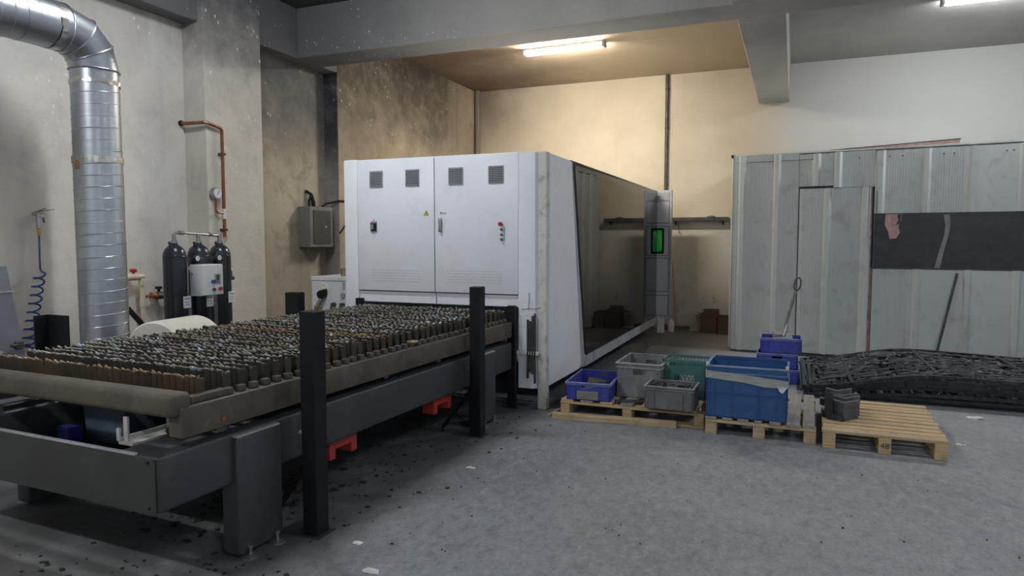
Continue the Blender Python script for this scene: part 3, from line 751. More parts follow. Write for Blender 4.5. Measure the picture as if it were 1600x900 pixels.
for k in range(4): obj('elbow_seam', ring_at(k * PI / 6), 'galv', t)
hm = Matrix.Translation((0, cy, cz + rb)) @ Matrix.Rotation(PI / 2, 4, 'X')
obj('branch', MB().lathe([(DR, 0), (DR, 4.6)], (0, 0, 0), 40, hm), 'galv', t)
obj('spiral_seam', MB().tube([hm @ Vector(p_) for p_ in spiral(.25, 4.5, DR + .0015, .095)], .0032, 5), 'galv', t)
def tape_ring(z, h, r, seed, m_='foil'):
    r_ = random.Random(seed); b = MB().b
    lo, hi = [], []
    for j in range(48):
        th = 2 * PI * j / 48
        rr = r + r_.uniform(.002, .008)
        lo.append(b.verts.new((rr * math.cos(th), rr * math.sin(th), z + r_.uniform(-.008, .008))))
        hi.append(b.verts.new((rr * math.cos(th), rr * math.sin(th), z + h + r_.uniform(-.01, .01))))
    for j in range(48): b.faces.new((lo[j], lo[(j + 1) % 48], hi[(j + 1) % 48], hi[j]))
    mb = MB.__new__(MB); mb.b = b
    return mb
obj('foil_tape', tape_ring(2.235, .05, DR, 3), 'foil', t, smooth=None)
obj('foil_tape', tape_ring(2.87, .035, DR * .98, 4), 'foil', t, smooth=None)
me = tape_ring(.05, .05, DR, 5).mesh('foil_tape', None)
me.transform(hm); obj('foil_tape', me, 'foil', t)
obj('rust_patch', MB().box(-.02, .02, -DR - .006, -DR + .02, 2.18, 2.25), 'foil_rust', t)
obj('floor_flange', MB().lathe([(DR + .02, 0), (DR + .02, .012), (DR + .004, .014)], (0, 0, 0), 40), 'galv', t)

# ---------------------------------------------------------------- air filter tanks
t = thing('air_filter_unit', 'three slate blue pressure tanks with a grey control box by the left wall', 'filter unit', (-5.6, 5.28, 0))
TY = (-.285, .012, .291)
for i, y in enumerate(TY):
    r_ = .108
    k = obj('tank', MB().lathe([(.09, .06), (r_, .10), (r_, 1.44), (r_ * .97, 1.475), (r_ * .8, 1.52), (r_ * .5, 1.55), (.035, 1.56), (.035, 1.575)], (0, y, 0), 28), 'tank', t)
    obj('tank_seam', MB().lathe([(r_ + .001, 1.44), (r_ + .003, 1.445), (r_ + .001, 1.45)], (0, y, 0), 28), 'tank', k)
    obj('neck', MB().lathe([(.03, 1.57), (.03, 1.60), (.02, 1.60), (.02, 1.665)], (0, y, 0), 14), 'steel', k)
    obj('tank_foot', MB().lathe([(.085, 0), (.09, .09)], (0, y, 0), 20), 'dark_steel', k)
    obj('relief_valve', MB().cyl((.02, y - .055, 1.53), (.03, y - .085, 1.585), .012, 8), 'dark_steel', k)
obj('manifold', MB().tube([(0, TY[0], 1.64), (0, TY[0] + .02, 1.675), (0, TY[0] + .05, 1.68), (0, TY[2] - .03, 1.655), (0, TY[2], 1.63)], .014, 10)
    .cyl((0, TY[0] + .06, 1.678), (0, TY[0] + .11, 1.676), .022, 10).cyl((0, .19, 1.664), (0, .15, 1.666), .022, 10), 'steel', t)
obj('gauge_bracket', MB().box(.06, .10, -.30, .30, 1.405, 1.44), 'dark_steel', t)
for y in (-.135, .145):
    gk = obj('pressure_gauge', MB().cyl((.10, y, 1.425), (.14, y, 1.425), .03, 20), 'dark_steel', t, rot=(0, 0, 0))
    obj('gauge_face', MB().cyl((.14, y, 1.425), (.143, y, 1.425), .025, 20), 'paper', gk)
    obj('gauge_needle', MB().bar((.1445, y - .006, 1.418), (.1445, y + .012, 1.438), .002, .003), 'ink', gk)
cb = obj('control_box', MB().box(.10, .24, -.20, .08, 1.055, 1.365, .006, 2), 'ctrl', t, label='light grey control box')
obj('box_cover', MB().box(.238, .252, -.195, .075, 1.06, 1.36, .004), 'ctrl', cb)
obj('display_plate', MB().box(.252, .255, -.04, .045, 1.165, 1.27), 'frame_grey', cb)
obj('display', MB().box(.254, .259, -.015, .022, 1.205, 1.26), 'ink', cb)
obj('display_print', MB().box(.2545, .256, -.03, .03, 1.178, 1.186).box(.2545, .256, -.03, .02, 1.19, 1.195), 'ink', cb)
obj('blue_button', MB().cyl((.25, -.062, 1.195), (.28, -.062, 1.195), .018, 14), 'blue_part', cb)
obj('black_button', MB().cyl((.25, -.055, 1.115), (.275, -.055, 1.115), .015, 14), 'ink', cb)
obj('red_button', MB().cyl((.25, .025, 1.12), (.28, .025, 1.12), .018, 14), 'red', cb)
obj('handle', MB().tube([(.11, -.22, 1.34), (.13, -.235, 1.315), (.12, -.215, 1.29)], .009, 8).cyl((.12, -.235, 1.30), (.14, -.19, 1.265), .007, 8), 'steel', t)
for y in (-.17, .17): obj('support_strut', MB().box(.02, .05, y - .025, y + .025, 0, 1.06), 'steel', t)
for y, z in ((-.25, .94), (.035, .93), (.33, .95)):
    lb = obj('tank_label', MB().box(.085, .112, y - .045, y + .045, z, z + .115, .002), 'paper', t, label='white instruction sticker')
    obj('label_print', MB().box(.1115, .113, y - .035, y + .03, z + .085, z + .10).box(.1115, .113, y - .035, y + .02, z + .055, z + .062).box(.1115, .113, y - .035, y + .03, z + .03, z + .037), 'print_grey', lb)
rg = obj('regulator', MB().cyl((0, TY[2] + .10, 1.20), (0, TY[2] + .18, 1.20), .022, 14).cyl((.02, TY[2] + .13, 1.2), (.02, TY[2] + .13, 1.28), .012, 10), 'blue_part', t, label='blue filter regulator')
obj('regulator_gauge', MB().cyl((.02, TY[2] + .12, 1.30), (.05, TY[2] + .12, 1.30), .03, 18), 'brass', rg)
obj('regulator_face', MB().cyl((.05, TY[2] + .12, 1.30), (.052, TY[2] + .12, 1.30), .024, 18), 'paper', rg)
obj('orange_hose', MB().tube([(.01, TY[2] + .11, 1.18), (.01, TY[2] + .115, 1.05), (.01, TY[2] + .12, .8)], .008, 8), 'orange', t)

# white drum lying behind the bed
t = thing('drum', 'cream white cylinder lying behind the bed below the dark tanks', 'drum', (-4.93, 4.37, 0), math.radians(8))
RM = Matrix.Translation((0, -.24, .63)) @ Matrix.Rotation(-PI / 2, 4, 'X')
obj('shell', MB().lathe([(.285, 0), (.30, .012), (.30, .52), (.285, .535)], (0, 0, 0), 48, RM), 'drum', t)
obj('end_ring', MB().lathe([(.14, -.006), (.14, .004)], (0, 0, 0), 32, RM), 'frame_grey', t)
obj('end_hub', MB().lathe([(.05, -.012), (.05, .004)], (0, 0, 0), 20, RM), 'drum', t)
for y in (-.15, .2): obj('cradle', MB().prism([(-.19, 0), (.19, 0), (.19, .385), (.12, .355), (-.12, .355), (-.19, .385)], 'y', y, y + .05), 'dark_steel', t)

# pvc pipe with valve
t = thing('pvc_pipe', 'cream plastic pipe with a red tap by the left wall beside the duct', 'pipe', (-6.1, 5.03, 0))
obj('pipe', MB().tube([(0, -.34, 1.241), (0, -.05, 1.235), (0, -.008, 1.225), (0, 0, 1.18), (0, 0, .02)], .021, 12), 'pvc', t)
obj('elbow', MB().cyl((0, -.055, 1.236), (0, .02, 1.232), .03, 14).cyl((0, 0, 1.245), (0, 0, 1.15), .03, 14), 'pvc', t)
obj('coupling', MB().cyl((0, 0, 1.0), (0, 0, .93), .028, 14), 'pvc', t)
k = obj('valve_body', MB().cyl((0, -.17, 1.238), (0, -.06, 1.236), .034, 14), 'pvc', t)
obj('tap_handle', MB().cyl((0, -.09, 1.26), (0, -.09, 1.29), .012, 8).box(-.025, .025, -.12, -.06, 1.285, 1.32, .012, 2), 'red', k, label='red tap handle')
obj('wall_clip', MB().box(-.10, 0, -.02, .02, .6, .63), 'pvc', t)
t = thing('water_valve', 'orange valve with black handwheel on the wall left of the dark tanks', 'valve', (-6.1, 5.2, 1.03))
obj('body', MB().cyl((0, -.12, .0), (0, -.05, .01), .016, 10).cyl((0, -.07, .01), (0, .0, .0), .03, 14), 'orange', t)
obj('handwheel', MB().cyl((.0, .03, .04), (0, .03, .075), .015, 10).cyl((0, .03, .07), (0, .03, .095), .035, 14), 'black', t)
obj('outlet', MB().cyl((0, .05, 0), (0, .17, -.01), .018, 10).cyl((0, .0, .0), (0, .08, 0), .038, 14), 'dark_steel', t)
obj('wall_flange', MB().cyl((-.10, 0, 0), (0.02, 0, 0), .014, 10), 'dark_steel', t)
tag(obj('steel_angle_brace', MB().bar((-6.1, 4.86, .93), (-5.95, 5.12, .52), .03, .05).box(-6.2, -5.93, 5.1, 5.14, 0, .52), 'black'), 'black steel brace leaning from the wall between duct and pipe', 'brace')

# copper pipe
t = thing('copper_pipe', 'copper gas pipe bending around the column down to the tanks', 'pipe', (-5.85, 5.9, 0))
obj('pipe', MB().tube([(-.33, -.24, 2.87), (-.29, -.235, 2.865), (-.02, -.225, 2.862), (0, -.205, 2.86), (.0, -.02, 2.83), (0, .0, 2.80), (0, 0, 1.64)], .018, 10), 'copper', t)
obj('wall_rose', MB().cyl((-.345, -.24, 2.87), (-.325, -.24, 2.87), .03, 12), 'rubber', t)
for z in (2.55, 1.72): obj('pipe_clip', MB().box(-.045, .025, -.025, .025, z - .012, z + .012), 'dark_steel', t)
obj('pipe_tag', MB().cyl((0, 0, 1.84), (0, 0, 1.95), .0195, 10), 'paper', t)
obj('branch', MB().tube([(.0, 0, 1.90), (0, -.09, 1.905), (0, -.115, 1.93), (0, -.115, 2.06)], .010, 8), 'copper', t)
gk = obj('pressure_gauge', MB().cyl((-.02, -.115, 2.115), (.03, -.115, 2.115), .062, 24), 'steel', t)
obj('gauge_face', MB().cyl((.03, -.115, 2.115), (.033, -.115, 2.115), .054, 24), 'paper', gk)
obj('gauge_needle', MB().bar((.035, -.125, 2.10), (.035, -.095, 2.145), .003, .005), 'ink', gk)

# electric box in the recess
t = thing('electric_box', 'grey wall electric box with a smoked door in the recess behind the machine', 'electric box', (-6.2, 7.80, 1.51))
obj('case', MB().box(0, .2, -.245, .245, 0, .55, .006), 'box_grey', t)
d = obj('door', MB().box(.2, .212, -.18, .19, .05, .50, .003), 'box_dark', t)
obj('door_lock', MB().cyl((.212, .07, .28), (.22, .07, .28), .012, 12), 'paper', d)
for k, (dy, rr) in enumerate(((-.07, .016), (.0, .02), (.04, .013))):
    obj('cable', MB().tube([(.06, dy, .53), (.06, dy - .01, .62), (.055, -.04 + .015 * k, .72), (.02, -.08, .76), (0.005, -.09, .765)], rr, 8), 'rubber', t)
tag(obj('power_cable', MB().tube([(-6.10, 7.95, 2.075), (-6.08, 8.02, 2.12), (-5.96, 8.16, 2.16), (-5.955, 8.3, 2.17), (-5.955, 8.7, 2.16), (-5.955, 9.4, 2.14)], .014, 8), 'rubber'), 'black cable running from the electric box along the wall', 'cable')
tag(obj('cable_loop', MB().tube([(-5.97, 8.16, 1.70), (-5.95, 8.25, 1.80), (-5.95, 8.5, 2.05), (-5.95, 8.75, 2.13)], .012, 8), 'rubber'), 'slack black cable hanging on the wall edge right of the electric box', 'cable')

# chiller with wire basket
t = thing('chiller', 'light grey water chiller cabinet with hose fittings, left of the white machine', 'chiller', (-4.93, 6.62, 0))
obj('case', MB().box(-.325, .40, 0, .7, .06, 1.13, .006), 'chiller', t)
obj('top_cover', MB().box(-.33, .405, -.008, .705, 1.132, 1.18, .006), 'chiller', t)
for (xx, yy) in ((-.28, .05), (.36, .05), (-.28, .65), (.36, .65)): obj('foot', MB().box(xx - .03, xx + .03, yy - .03, yy + .03, 0, .062), 'rubber', t)
obj('nameplate', MB().box(-.17, -.08, -.004, 0.002, 1.02, 1.11), 'paper', t)
obj('nameplate_print', MB().box(-.165, -.14, -.006, -.003, 1.07, 1.09).box(-.15, -.09, -.006, -.003, 1.04, 1.05), 'yellow', t)
obj('filter_bowl', MB().cyl((-.15, .01, .985), (-.15, -.07, .97), .05, 18).cyl((-.20, -.02, 1.0), (-.10, -.02, 1.02), .02, 10), 'rubber', t)
obj('hose', MB().tube([(-.15, -.03, .94), (-.18, -.06, .88), (-.22, -.06, .80), (-.23, -.06, .6), (-.23, -.04, .3)], .026, 10), 'label', t)
obj('hose_clamp', MB().cyl((-.20, -.06, .84), (-.205, -.06, .81), .034, 12), 'brass', t)
for xx in (.0, .12):
    obj('fitting', MB().cyl((xx, .005, .86), (xx, -.05, .86), .024, 12).tube([(xx, -.05, .86), (xx - .01, -.06, .82), (xx - .015, -.06, .55)], .013, 8), 'dark_steel', t)
obj('socket', MB().cyl((.12, .004, .97), (.12, -.02, .97), .03, 16), 'print_grey', t)
obj('rating_plate', MB().box(.115, .15, -.004, .002, 1.03, 1.12), 'print_grey', t)
t = thing('wire_basket', 'small dark wire rack lying on top of the chiller', 'rack', (-4.80, 6.8, 1.18))
for z in (.012, .035, .06, .085): obj('rack_wire', MB().tube([(-.16, 0, z), (.25, 0, z), (.25, .3, z), (-.16, .3, z)], .005, 6, True), 'dark_steel', t)
for xx in (-.16, .0, .25):
    for yy in (0, .3): obj('rack_leg', MB().cyl((xx, yy, 0), (xx, yy, .09), .006, 6), 'dark_steel', t)

# air gun with coiled hose
t = thing('air_gun', 'steel air blow gun with coiled blue hose hanging on the left wall', 'air gun', (-6.15, 4.07, 0))
obj('hook', MB().bar((-.05, -.03, 1.84), (.03, .04, 1.885), .006, .006).bar((-.05, .0, 1.855), (0.0, 0.14, 1.88), .006, .006), 'dark_steel', t)
obj('gun_body', MB().box(-.012, .018, -.03, .035, 1.80, 1.84, .006).box(-.01, .016, -.028, .008, 1.70, 1.81, .005), 'steel', t)
obj('nozzle', MB().cyl((0, -.03, 1.825), (0, -.065, 1.83), .007, 8), 'steel', t)
obj('trigger', MB().bar((0, .03, 1.81), (0, .04, 1.76), .012, .006), 'dark_steel', t)
obj('coupler', MB().cyl((0, -.012, 1.70), (0, -.012, 1.645), .013, 10).cyl((0, -.012, 1.685), (0, -.012, 1.665), .017, 8), 'brass', t)
hp = [(0, -.012, 1.65), (0.005, -.018, 1.5), (.005, -.02, 1.36), (.005, -.012, 1.33)]
turns = 9
for i in range(turns * 14 + 1):
    s_ = i / 14.0
    ang = 2 * PI * s_
    rr = .046 + .008 * min(1, s_ / 6)
    z = 1.31 - .073 * s_ - .018 * math.sin(ang)
    yc = -.042 - .0155 * s_
    hp.append((.035 + rr * .6 * math.cos(ang + 1.2), yc + rr * math.sin(ang + 1.2), z))
obj('coiled_hose', MB().tube(hp, .008, 6), 'hose', t, label='coiled blue air hose')

# grey machine guard at the far left
t = thing('steel_plate', 'grey sheet steel plate leaning at the far left behind the bed', 'plate', (-5.75, 3.45, 0))
b = MB().prism([(-.5, 0), (.28, 0), (.065, 1.40), (-.5, 1.42)], 'x', -.02, .02)
obj('sheet', b, 'plate_grey', t)
obj('sheet_seam', MB().box(.02, .026, -.5, .11, 1.19, 1.205), 'frame_grey', t)
obj('latch', MB().box(.02, .06, .09, .15, .74, .80, .006).cyl((.05, .05, .77), (.05, .19, .77), .012, 10), 'dark_steel', t)
b = MB().prism([(-.3, .62), (.06, .62)] + [(.055 - .04 * (i % 2) - .012 * i, .63 + .025 * i) for i in range(7)] + [(-.3, .80)], 'x', .024, .032)
obj('sawtooth_edge', b, 'white_steel', t)

# ---------------------------------------------------------------- panel booth
SO = (-.82, 10.42, 0); SR = math.radians(-5.8)
t = thing('panel_booth', 'booth of pale ribbed sandwich panels with a door and dark window by the back wall', 'booth', SO, SR)
SH = 2.79; ZB = .03
def ribbed(u0, u1, z0, z1, ribs, name='wall_panel', off=0.0, mtl='booth', fine=(0, 99), parent=None):
    """trapezoid-ribbed sandwich panel as one profile extruded in height; front face towards -y"""
    prof = []
    us = sorted(ribs)
    k = u0; front = []
    stepf = .028
    def flat(a, b_):
        nn = max(1, int((b_ - a) / stepf)); 
        for i in range(nn):
            q = a + (b_ - a) * i / nn
            wv = (b_ - a) / nn
            if fine[0] <= q <= fine[1]:
                front.append((q, 0)); front.append((q + wv * .5, 0)); front.append((q + wv * .56, .006)); front.append((q + wv * .94, .006))
            else:
                front.append((q, 0))
    for rc in us:
        if rc - .05 > k: flat(k, rc - .05)
        front += [(rc - .05, 0), (rc - .022, -.042), (rc + .022, -.042), (rc + .05, 0)]
        k = rc + .05
    if k < u1: flat(k, u1)
    front.append((u1, 0))
    pts = [(q, off + y) for q, y in front] + [(u1, off + .05), (u0, off + .05)]
    return obj(name, MB().prism(pts, 'z', z0, z1), mtl, parent or t, smooth=None)
BL = 4.6
ribbed(0, .868, ZB, SH, [.12, .585], fine=(.0, .86))
ribbed(.872, 1.30, 2.34, SH - .015, [1.09], fine=(.87, 1.3))
ribbed(1.30, 1.79, 2.31, SH - .01, [1.35], off=-.012, fine=(1.3, 1.79))
ribbed(1.795, BL, 1.955, SH - .02, [1.86, 2.37, 2.87, 3.37, 3.87, 4.37], off=-.008, fine=(1.8, 2.75))
ribbed(1.80, BL, ZB, 1.232, [2.31, 2.85, 3.36, 3.87, 4.37], off=-.004, fine=(1.8, 2.2))
dr_ = ribbed(.885, 1.768, .05, 2.305, [1.235, 1.69], name='booth_door', off=-.014, fine=(.9, 1.64))
dr_['label'] = 'ribbed panel door'
obj('door_gap', MB().box(.86, .89, .03, .045, .03, 2.33).box(1.765, 1.80, .03, .045, .03, 2.33).box(.86, 1.8, .03, .045, 2.30, 2.345), 'ink', t)
obj('door_edge', MB().box(1.756, 1.772, -.018, .04, .05, 2.30), 'booth_edge', t)
obj('door_edge', MB().box(.872, .884, -.010, .04, .03, 2.31), 'dark_steel', t)
obj('panel_edge', MB().box(-.008, 0, -.002, .05, ZB, SH), 'booth_edge', t)
obj('panel_edge', MB().box(1.774, 1.792, -.004, .045, ZB, 1.24), 'booth_edge', t)
obj('flashing', MB().box(0.02, 1.08, -.006, .002, SH - .09, SH - .085), 'ink', t)
obj('flashing_fold', MB().prism([(1.03, SH - .10), (1.10, SH - .10), (1.10, SH - .40), (1.02, SH - .41)], 'y', -.014, -.004, .002), 'booth', t)
prof = [(.05, .0), (.05, 2.2), (0, 2.2)]
for rc in (1.72, 1.35, .98, .61, .24): prof += [(0, rc + .05), (-.035, rc + .022), (-.035, rc - .022), (0, rc - .05)]
obj('left_wall', MB().prism(prof + [(0, .05)], 'z', ZB, SH), 'booth', t, smooth=None, rot=(0, 0, math.radians(9.8)))
obj('right_wall', MB().box(BL - .05, BL, .05, 1.9, ZB, SH), 'booth', t)
obj('roof', MB().prism([(-.02, 0), (BL, 0), (BL, 1.95), (-.36, 1.95)], 'z', SH + .001, SH + .022), 'booth', t)
obj('base_channel', MB().box(0, BL, 0, .05, 0, ZB), 'ink', t)
wn = obj('window_pane', MB().box(1.80, BL, .012, .02, 1.24, 1.955), 'dark_film', t, label='dark tinted window film')
obj('window_frame', MB().box(1.795, BL, -.006, .02, 1.228, 1.243).box(1.795, 1.81, -.004, .02, 1.24, 1.955), 'dark_steel', t)
b = MB().prism([(1.93, 1.945), (2.115, 1.945), (2.11, 1.86), (2.08, 1.79), (2.10, 1.70), (2.06, 1.63), (1.985, 1.62), (1.965, 1.72), (1.925, 1.80)], 'y', .006, .011)
obj('torn_patch', b, 'foam', wn, label='pinkish gap torn in the dark film')
obj('torn_edge', MB().prism([(2.06, 1.93), (2.11, 1.95), (2.10, 1.82), (2.05, 1.80), (2.08, 1.87)], 'y', .003, .0062), 'dark_film', wn)
b = MB().prism([(2.575, 1.93), (2.64, 1.93), (2.655, 1.82), (2.64, 1.68), (2.60, 1.50), (2.56, 1.25), (2.50, 1.25), (2.545, 1.48), (2.59, 1.66), (2.60, 1.80)], 'y', .005, .011)
obj('bent_strip', b, 'window_strip', wn, label='bent grey strip')  # bent grey strip in front of the dark pane
for u in (1.60, 1.95, 2.10, 2.55, 2.66, 3.20, 3.27, 3.33): obj('screw', MB().cyl((u, -.012, SH - .10), (u, .0, SH - .10), .010, 8), 'dark_steel', t)
obj('roof_bolt', MB().cyl((-.02, .02, SH - .01), (-.02, .02, SH + .03), .025, 8), 'rubber', t)
t2 = thing('panel_offcut', 'long thin panel offcut with pink foam core lying on the booth roof', 'panel', SO, SR)
obj('foam_core', MB().prism([(1.30, SH + .022), (2.72, SH + .022), (2.72, SH + .078), (2.2, SH + .058)], 'y', .05, .35), 'foam', t2)
obj('skin', MB().prism([(1.25, SH + .026), (2.2, SH + .06), (2.73, SH + .08), (2.73, SH + .088), (2.2, SH + .068), (1.25, SH + .032)], 'y', .04, .36), 'dark_steel', t2)
sm = Matrix.Translation(SO) @ Matrix.Rotation(SR, 4, 'Z')
tag(obj('steel_rod', MB().bar(sm @ Vector((2.52, -.16, .0)), sm @ Vector((2.745, -.022, 1.19)), .022, .022), 'dark_steel'), 'dark steel flat bar leaning against the booth below the window', 'rod')

# ---------------------------------------------------------------- stack of black gates
GX0, GY0, GY1 = .16, 7.66, 9.45
def gh(x, y):
    f = min(1, max(0, (x - GX0) / 1.15)); f = f * f * (3 - 2 * f)
    e = .13 + .175 * f
    if x > 1.45: e -= .02 * min(1, (x - 1.45)) * (1 if y < 8.6 else 2.0)
    return e
NG = 7
def gate_mesh(i, top):
    r = random.Random(40 + i)
    b = MB()
    L = 3.6
    def zz(x, y): return gh(x, y) * (i + .5) / NG + (.012 * math.sin(x * 2.1 + i * 1.7))*(0 if top else 1)*.6
    ox = r.uniform(-.05, .05); oy = r.uniform(-.06, .06)
    n_ = 20
    for yy in (GY0 + oy, GY1 + oy):
        for k in range(n_):
            xa = GX0 + ox + L * k / n_; xb = GX0 + ox + L * (k + 1) / n_
            b.bar((xa, yy, zz(xa, yy)), (xb + .004, yy, zz(xb, yy)), .035, gh((xa + xb) / 2, yy) / NG * .74)
    for xx in (0.0, .38, 1.15, 2.0, 2.8, 3.6) if top else (0.0, 3.6):
        x = GX0 + ox + xx
        b.bar((x, GY0 + oy, zz(x, GY0)), (x, GY1 + oy, zz(x, GY1)), .03, .022)
    frame = b
    p_ = MB()
    if top:
        # cut sheet: twigs and leaves
        for k in range(900):
            x = GX0 + ox + r.uniform(.03, L - .05); y = r.uniform(GY0 + .06, GY1 - .06)
            a = r.gauss(0, .4) + (PI / 2 if r.random() < .15 else 0); l = r.uniform(.07, .22)
            dx, dy = math.cos(a) * l / 2, math.sin(a) * l / 2
            if not (GX0 < x - abs(dx) and GY0 < y - abs(dy) and y + abs(dy) < GY1): continue
            p_.bar((x - dx, y - dy, zz(x - dx, y) + r.uniform(-.006, .012)), (x + dx, y + dy, zz(x + dx, y) + r.uniform(-.006, .012)), r.uniform(.012, .035), .006)
    else:
        for k in range(30):
            x = GX0 + ox + L * (k + .5) / 30
            p_.bar((x, GY0 + oy, zz(x, GY0)), (x + r.uniform(-.1, .1), GY1 + oy, zz(x, GY1)), .03, .008)
    return frame, p_
wd = ['lowest', 'second from the floor', 'third from the floor', 'middle', 'fifth from the floor', 'second from the top', 'top']
for i in range(NG):
    f, p_ = gate_mesh(i, i == NG - 1)
    t = thing('gate_panel', ('top black gate panel of the stack, with cut-out twig pattern, before the booth' if i == NG - 1 else
              'black steel gate panel, %s in the stack in front of the booth' % wd[i]), 'gate panel', (0, 0, 0), 0, 'stacked black gate panels')
    obj('frame', f, 'plate_black' if i in (NG - 1, 2) else 'plate_dark', t, smooth=None)
    cp = obj('cut_pattern' if i == NG - 1 else 'infill', p_, 'twig_steel' if i == NG - 1 else 'plate_black', t, smooth=None); cp['kind'] = 'stuff'
ORD = ('first', 'second', 'third', 'fourth', 'fifth', 'sixth', 'seventh', 'eighth', 'ninth', 'tenth', 'eleventh', 'twelfth', 'thirteenth')

# ---------------------------------------------------------------- pallets
def block(t, x, y, z0, z1, m_='wood', wx=.10, wy=.145):
    return obj('block', MB().box(x - wx / 2, x + wx / 2, y, y + wy, z0, z1, .004), m_, t)
# right pallet: boards along x
t = thing('pallet', 'light wooden pallet at the right with boards running sideways, black steel parts on it', 'pallet', (.245, 5.76, 0), math.radians(-1.5), 'wooden pallets')
for k, (xc, wx) in enumerate(((.045, .09), (.425, .085), (.79, .085))):
    for y in (0, .52, 1.05):
        bb = block(t, xc, y, .022, .10, 'wood', wx)
        if k == 1 and y == 0:
            tm = text_mesh('stamp', '48', .062); tm.transform(Matrix.Translation((xc, -.0005, .062)) @ Matrix.Rotation(math.radians(4), 4, 'Y') @ Matrix.Rotation(PI / 2, 4, 'X'))
            obj('stamp', tm, 'ink', bb, label='stamped number 48')
    obj('runner', MB().box(xc - wx / 2, xc + wx / 2, 0, 1.195, 0, .022, .003), 'wood', t)
    obj('stringer', MB().box(xc - wx / 2, xc + wx / 2, 0.001, 1.195, .10, .122, .003), 'wood', t)
ys = 0
for i in range(10):
    wv = (.105, .078, .082, .10, .085, .08, .10, .08, .09, .10)[i]
    obj('board', MB().box(-.004 + R.uniform(-.006, .006), .835 + R.uniform(-.01, .006), ys, ys + wv, .122, .144 + R.uniform(-.002, .002), .003), 'wood' if i % 3 else 'wood_old', t, rot=(0, 0, R.uniform(-.004, .004)))
    ys += wv + .033
# middle pallet: boards along y
t = thing('pallet', 'grey weathered wooden pallet in the middle carrying the big blue crate', 'pallet', (-.645, 5.835, 0), math.radians(-1.2), 'wooden pallets')
for y in (0, .52, 1.06):
    for xc in (.045, .42, .80): block(t, xc, y, .0, .10, 'wood_old', .09, .10)
    obj('cross_board', MB().box(0, .845, y - .004, y + .104, .10, .122, .003), 'wood_old', t)
xs_ = (0, .13, .255, .385, .50, .625, .745)
for i, x in enumerate(xs_):
    wv = (.085, .085, .085, .06, .085, .10, .09)[i]
    obj('board', MB().box(x, x + wv, -.008 + R.uniform(-.006, .01), 1.19, .122, .146 + R.uniform(-.002, .003), .003), 'wood_y', t)
# left pallet
t = thing('pallet', 'wide wooden pallet at the left with three plastic crates along its front', 'pallet', (-1.955, 5.985, 0), math.radians(-1.0), 'wooden pallets')
for xc in (.04, .62, 1.245):
    for y in (0, .45, .88): block(t, xc, y, .0 if xc < 1.0 else .018, .105, 'wood', .085, .12)
for y in (0, .88): obj('runner', MB().box(.60, 1.29, y, y + .1, 0, .018), 'wood', t)
for y in (0, .45, .88): obj('cross_board', MB().box(-.004, 1.292, y - .003, y + .122, .105, .126, .003), 'wood', t)
for i in range(7):
    obj('board', MB().box(0.0 + i * .185, .115 + i * .185, .0 + .002, 1.0, .126, .146, .003), 'wood_y' if i % 2 else 'wood_old', t)
tag(obj('timber', MB().box(-.545, .545, -.045, .045, 0, .05, .004), 'wood_old', loc=(-1.435, 5.875, 0), rot=(0, 0, math.radians(5.0))), 'squared timber lying on the floor in front of the left pallet', 'timber')
tag(obj('wood_strip', MB().bar((-2.03, 5.86, .012), (-1.98, 6.25, .012), .02, .02), 'wood_old'), 'thin wooden strip on the floor at the left end of the left pallet', 'wood')

# ---------------------------------------------------------------- crates
def crate(name, label, m_, loc, rz, w_, d_, h_, group=None, grip=True, plate=None, ribs=(), taper=.0, band=None, cat='crate'):
    t = thing(name, label, cat, loc, rz, group)
    th = .006
    b = MB()
    b.box(0, w_, 0, d_, 0, .008)
    gw, gz0, gz1 = .055, h_ * .66, h_ * .82
    if grip:
        for y0 in (0, d_ - th):
            b.box(0, w_ / 2 - gw, y0, y0 + th, 0, h_); b.box(w_ / 2 + gw, w_, y0, y0 + th, 0, h_)
            b.box(w_ / 2 - gw, w_ / 2 + gw, y0, y0 + th, 0, gz0); b.box(w_ / 2 - gw, w_ / 2 + gw, y0, y0 + th, gz1, h_)
    else:
        b.box(0, w_, 0, th, 0, h_); b.box(0, w_, d_ - th, d_, 0, h_)
    b.box(0, th, 0, d_, 0, h_); b.box(w_ - th, w_, 0, d_, 0, h_)
    obj('body', b, m_, t, smooth=None)
    e = .008
    def ring(z0, z1, ee):
        return MB().box(-ee, w_ + ee, -ee, 0, z0, z1).box(-ee, w_ + ee, d_, d_ + ee, z0, z1).box(-ee, 0, 0, d_, z0, z1).box(w_, w_ + ee, 0, d_, z0, z1)
    obj('rim', ring(h_ - .012, h_, .012), m_ + '_worn', t, smooth=None)
    obj('collar', ring(h_ * .86 - .003, h_ * .86 + .003, .008), m_ + '_worn', t, smooth=None)
    for q in ribs:
        for y0 in (-.007, d_): obj('rib', MB().box(q * w_ - .004, q * w_ + .004, y0, y0 + .007, .006, h_ * .86), m_, t)
        yq = q * d_
        for xx in (-.007, w_): obj('rib', MB().box(xx, xx + .007, yq - .004, yq + .004, .006, h_ * .86), m_, t)
    if plate: obj('label_plate', MB().box(w_ * plate[0], w_ * plate[1], -.010, -.001, plate[2], plate[3], .003), plate[4], t)
    return t
DZ = .1465
c1 = crate('crate', 'violet-blue crate with steel offcuts and grey label on the left pallet', 'blue_violet', (-1.90, 5.985, DZ), math.radians(3), .40, .63, .165,
      'small plastic crates', True, (.24, .74, .008, .085, 'label'), (.05, .2, .8, .95))
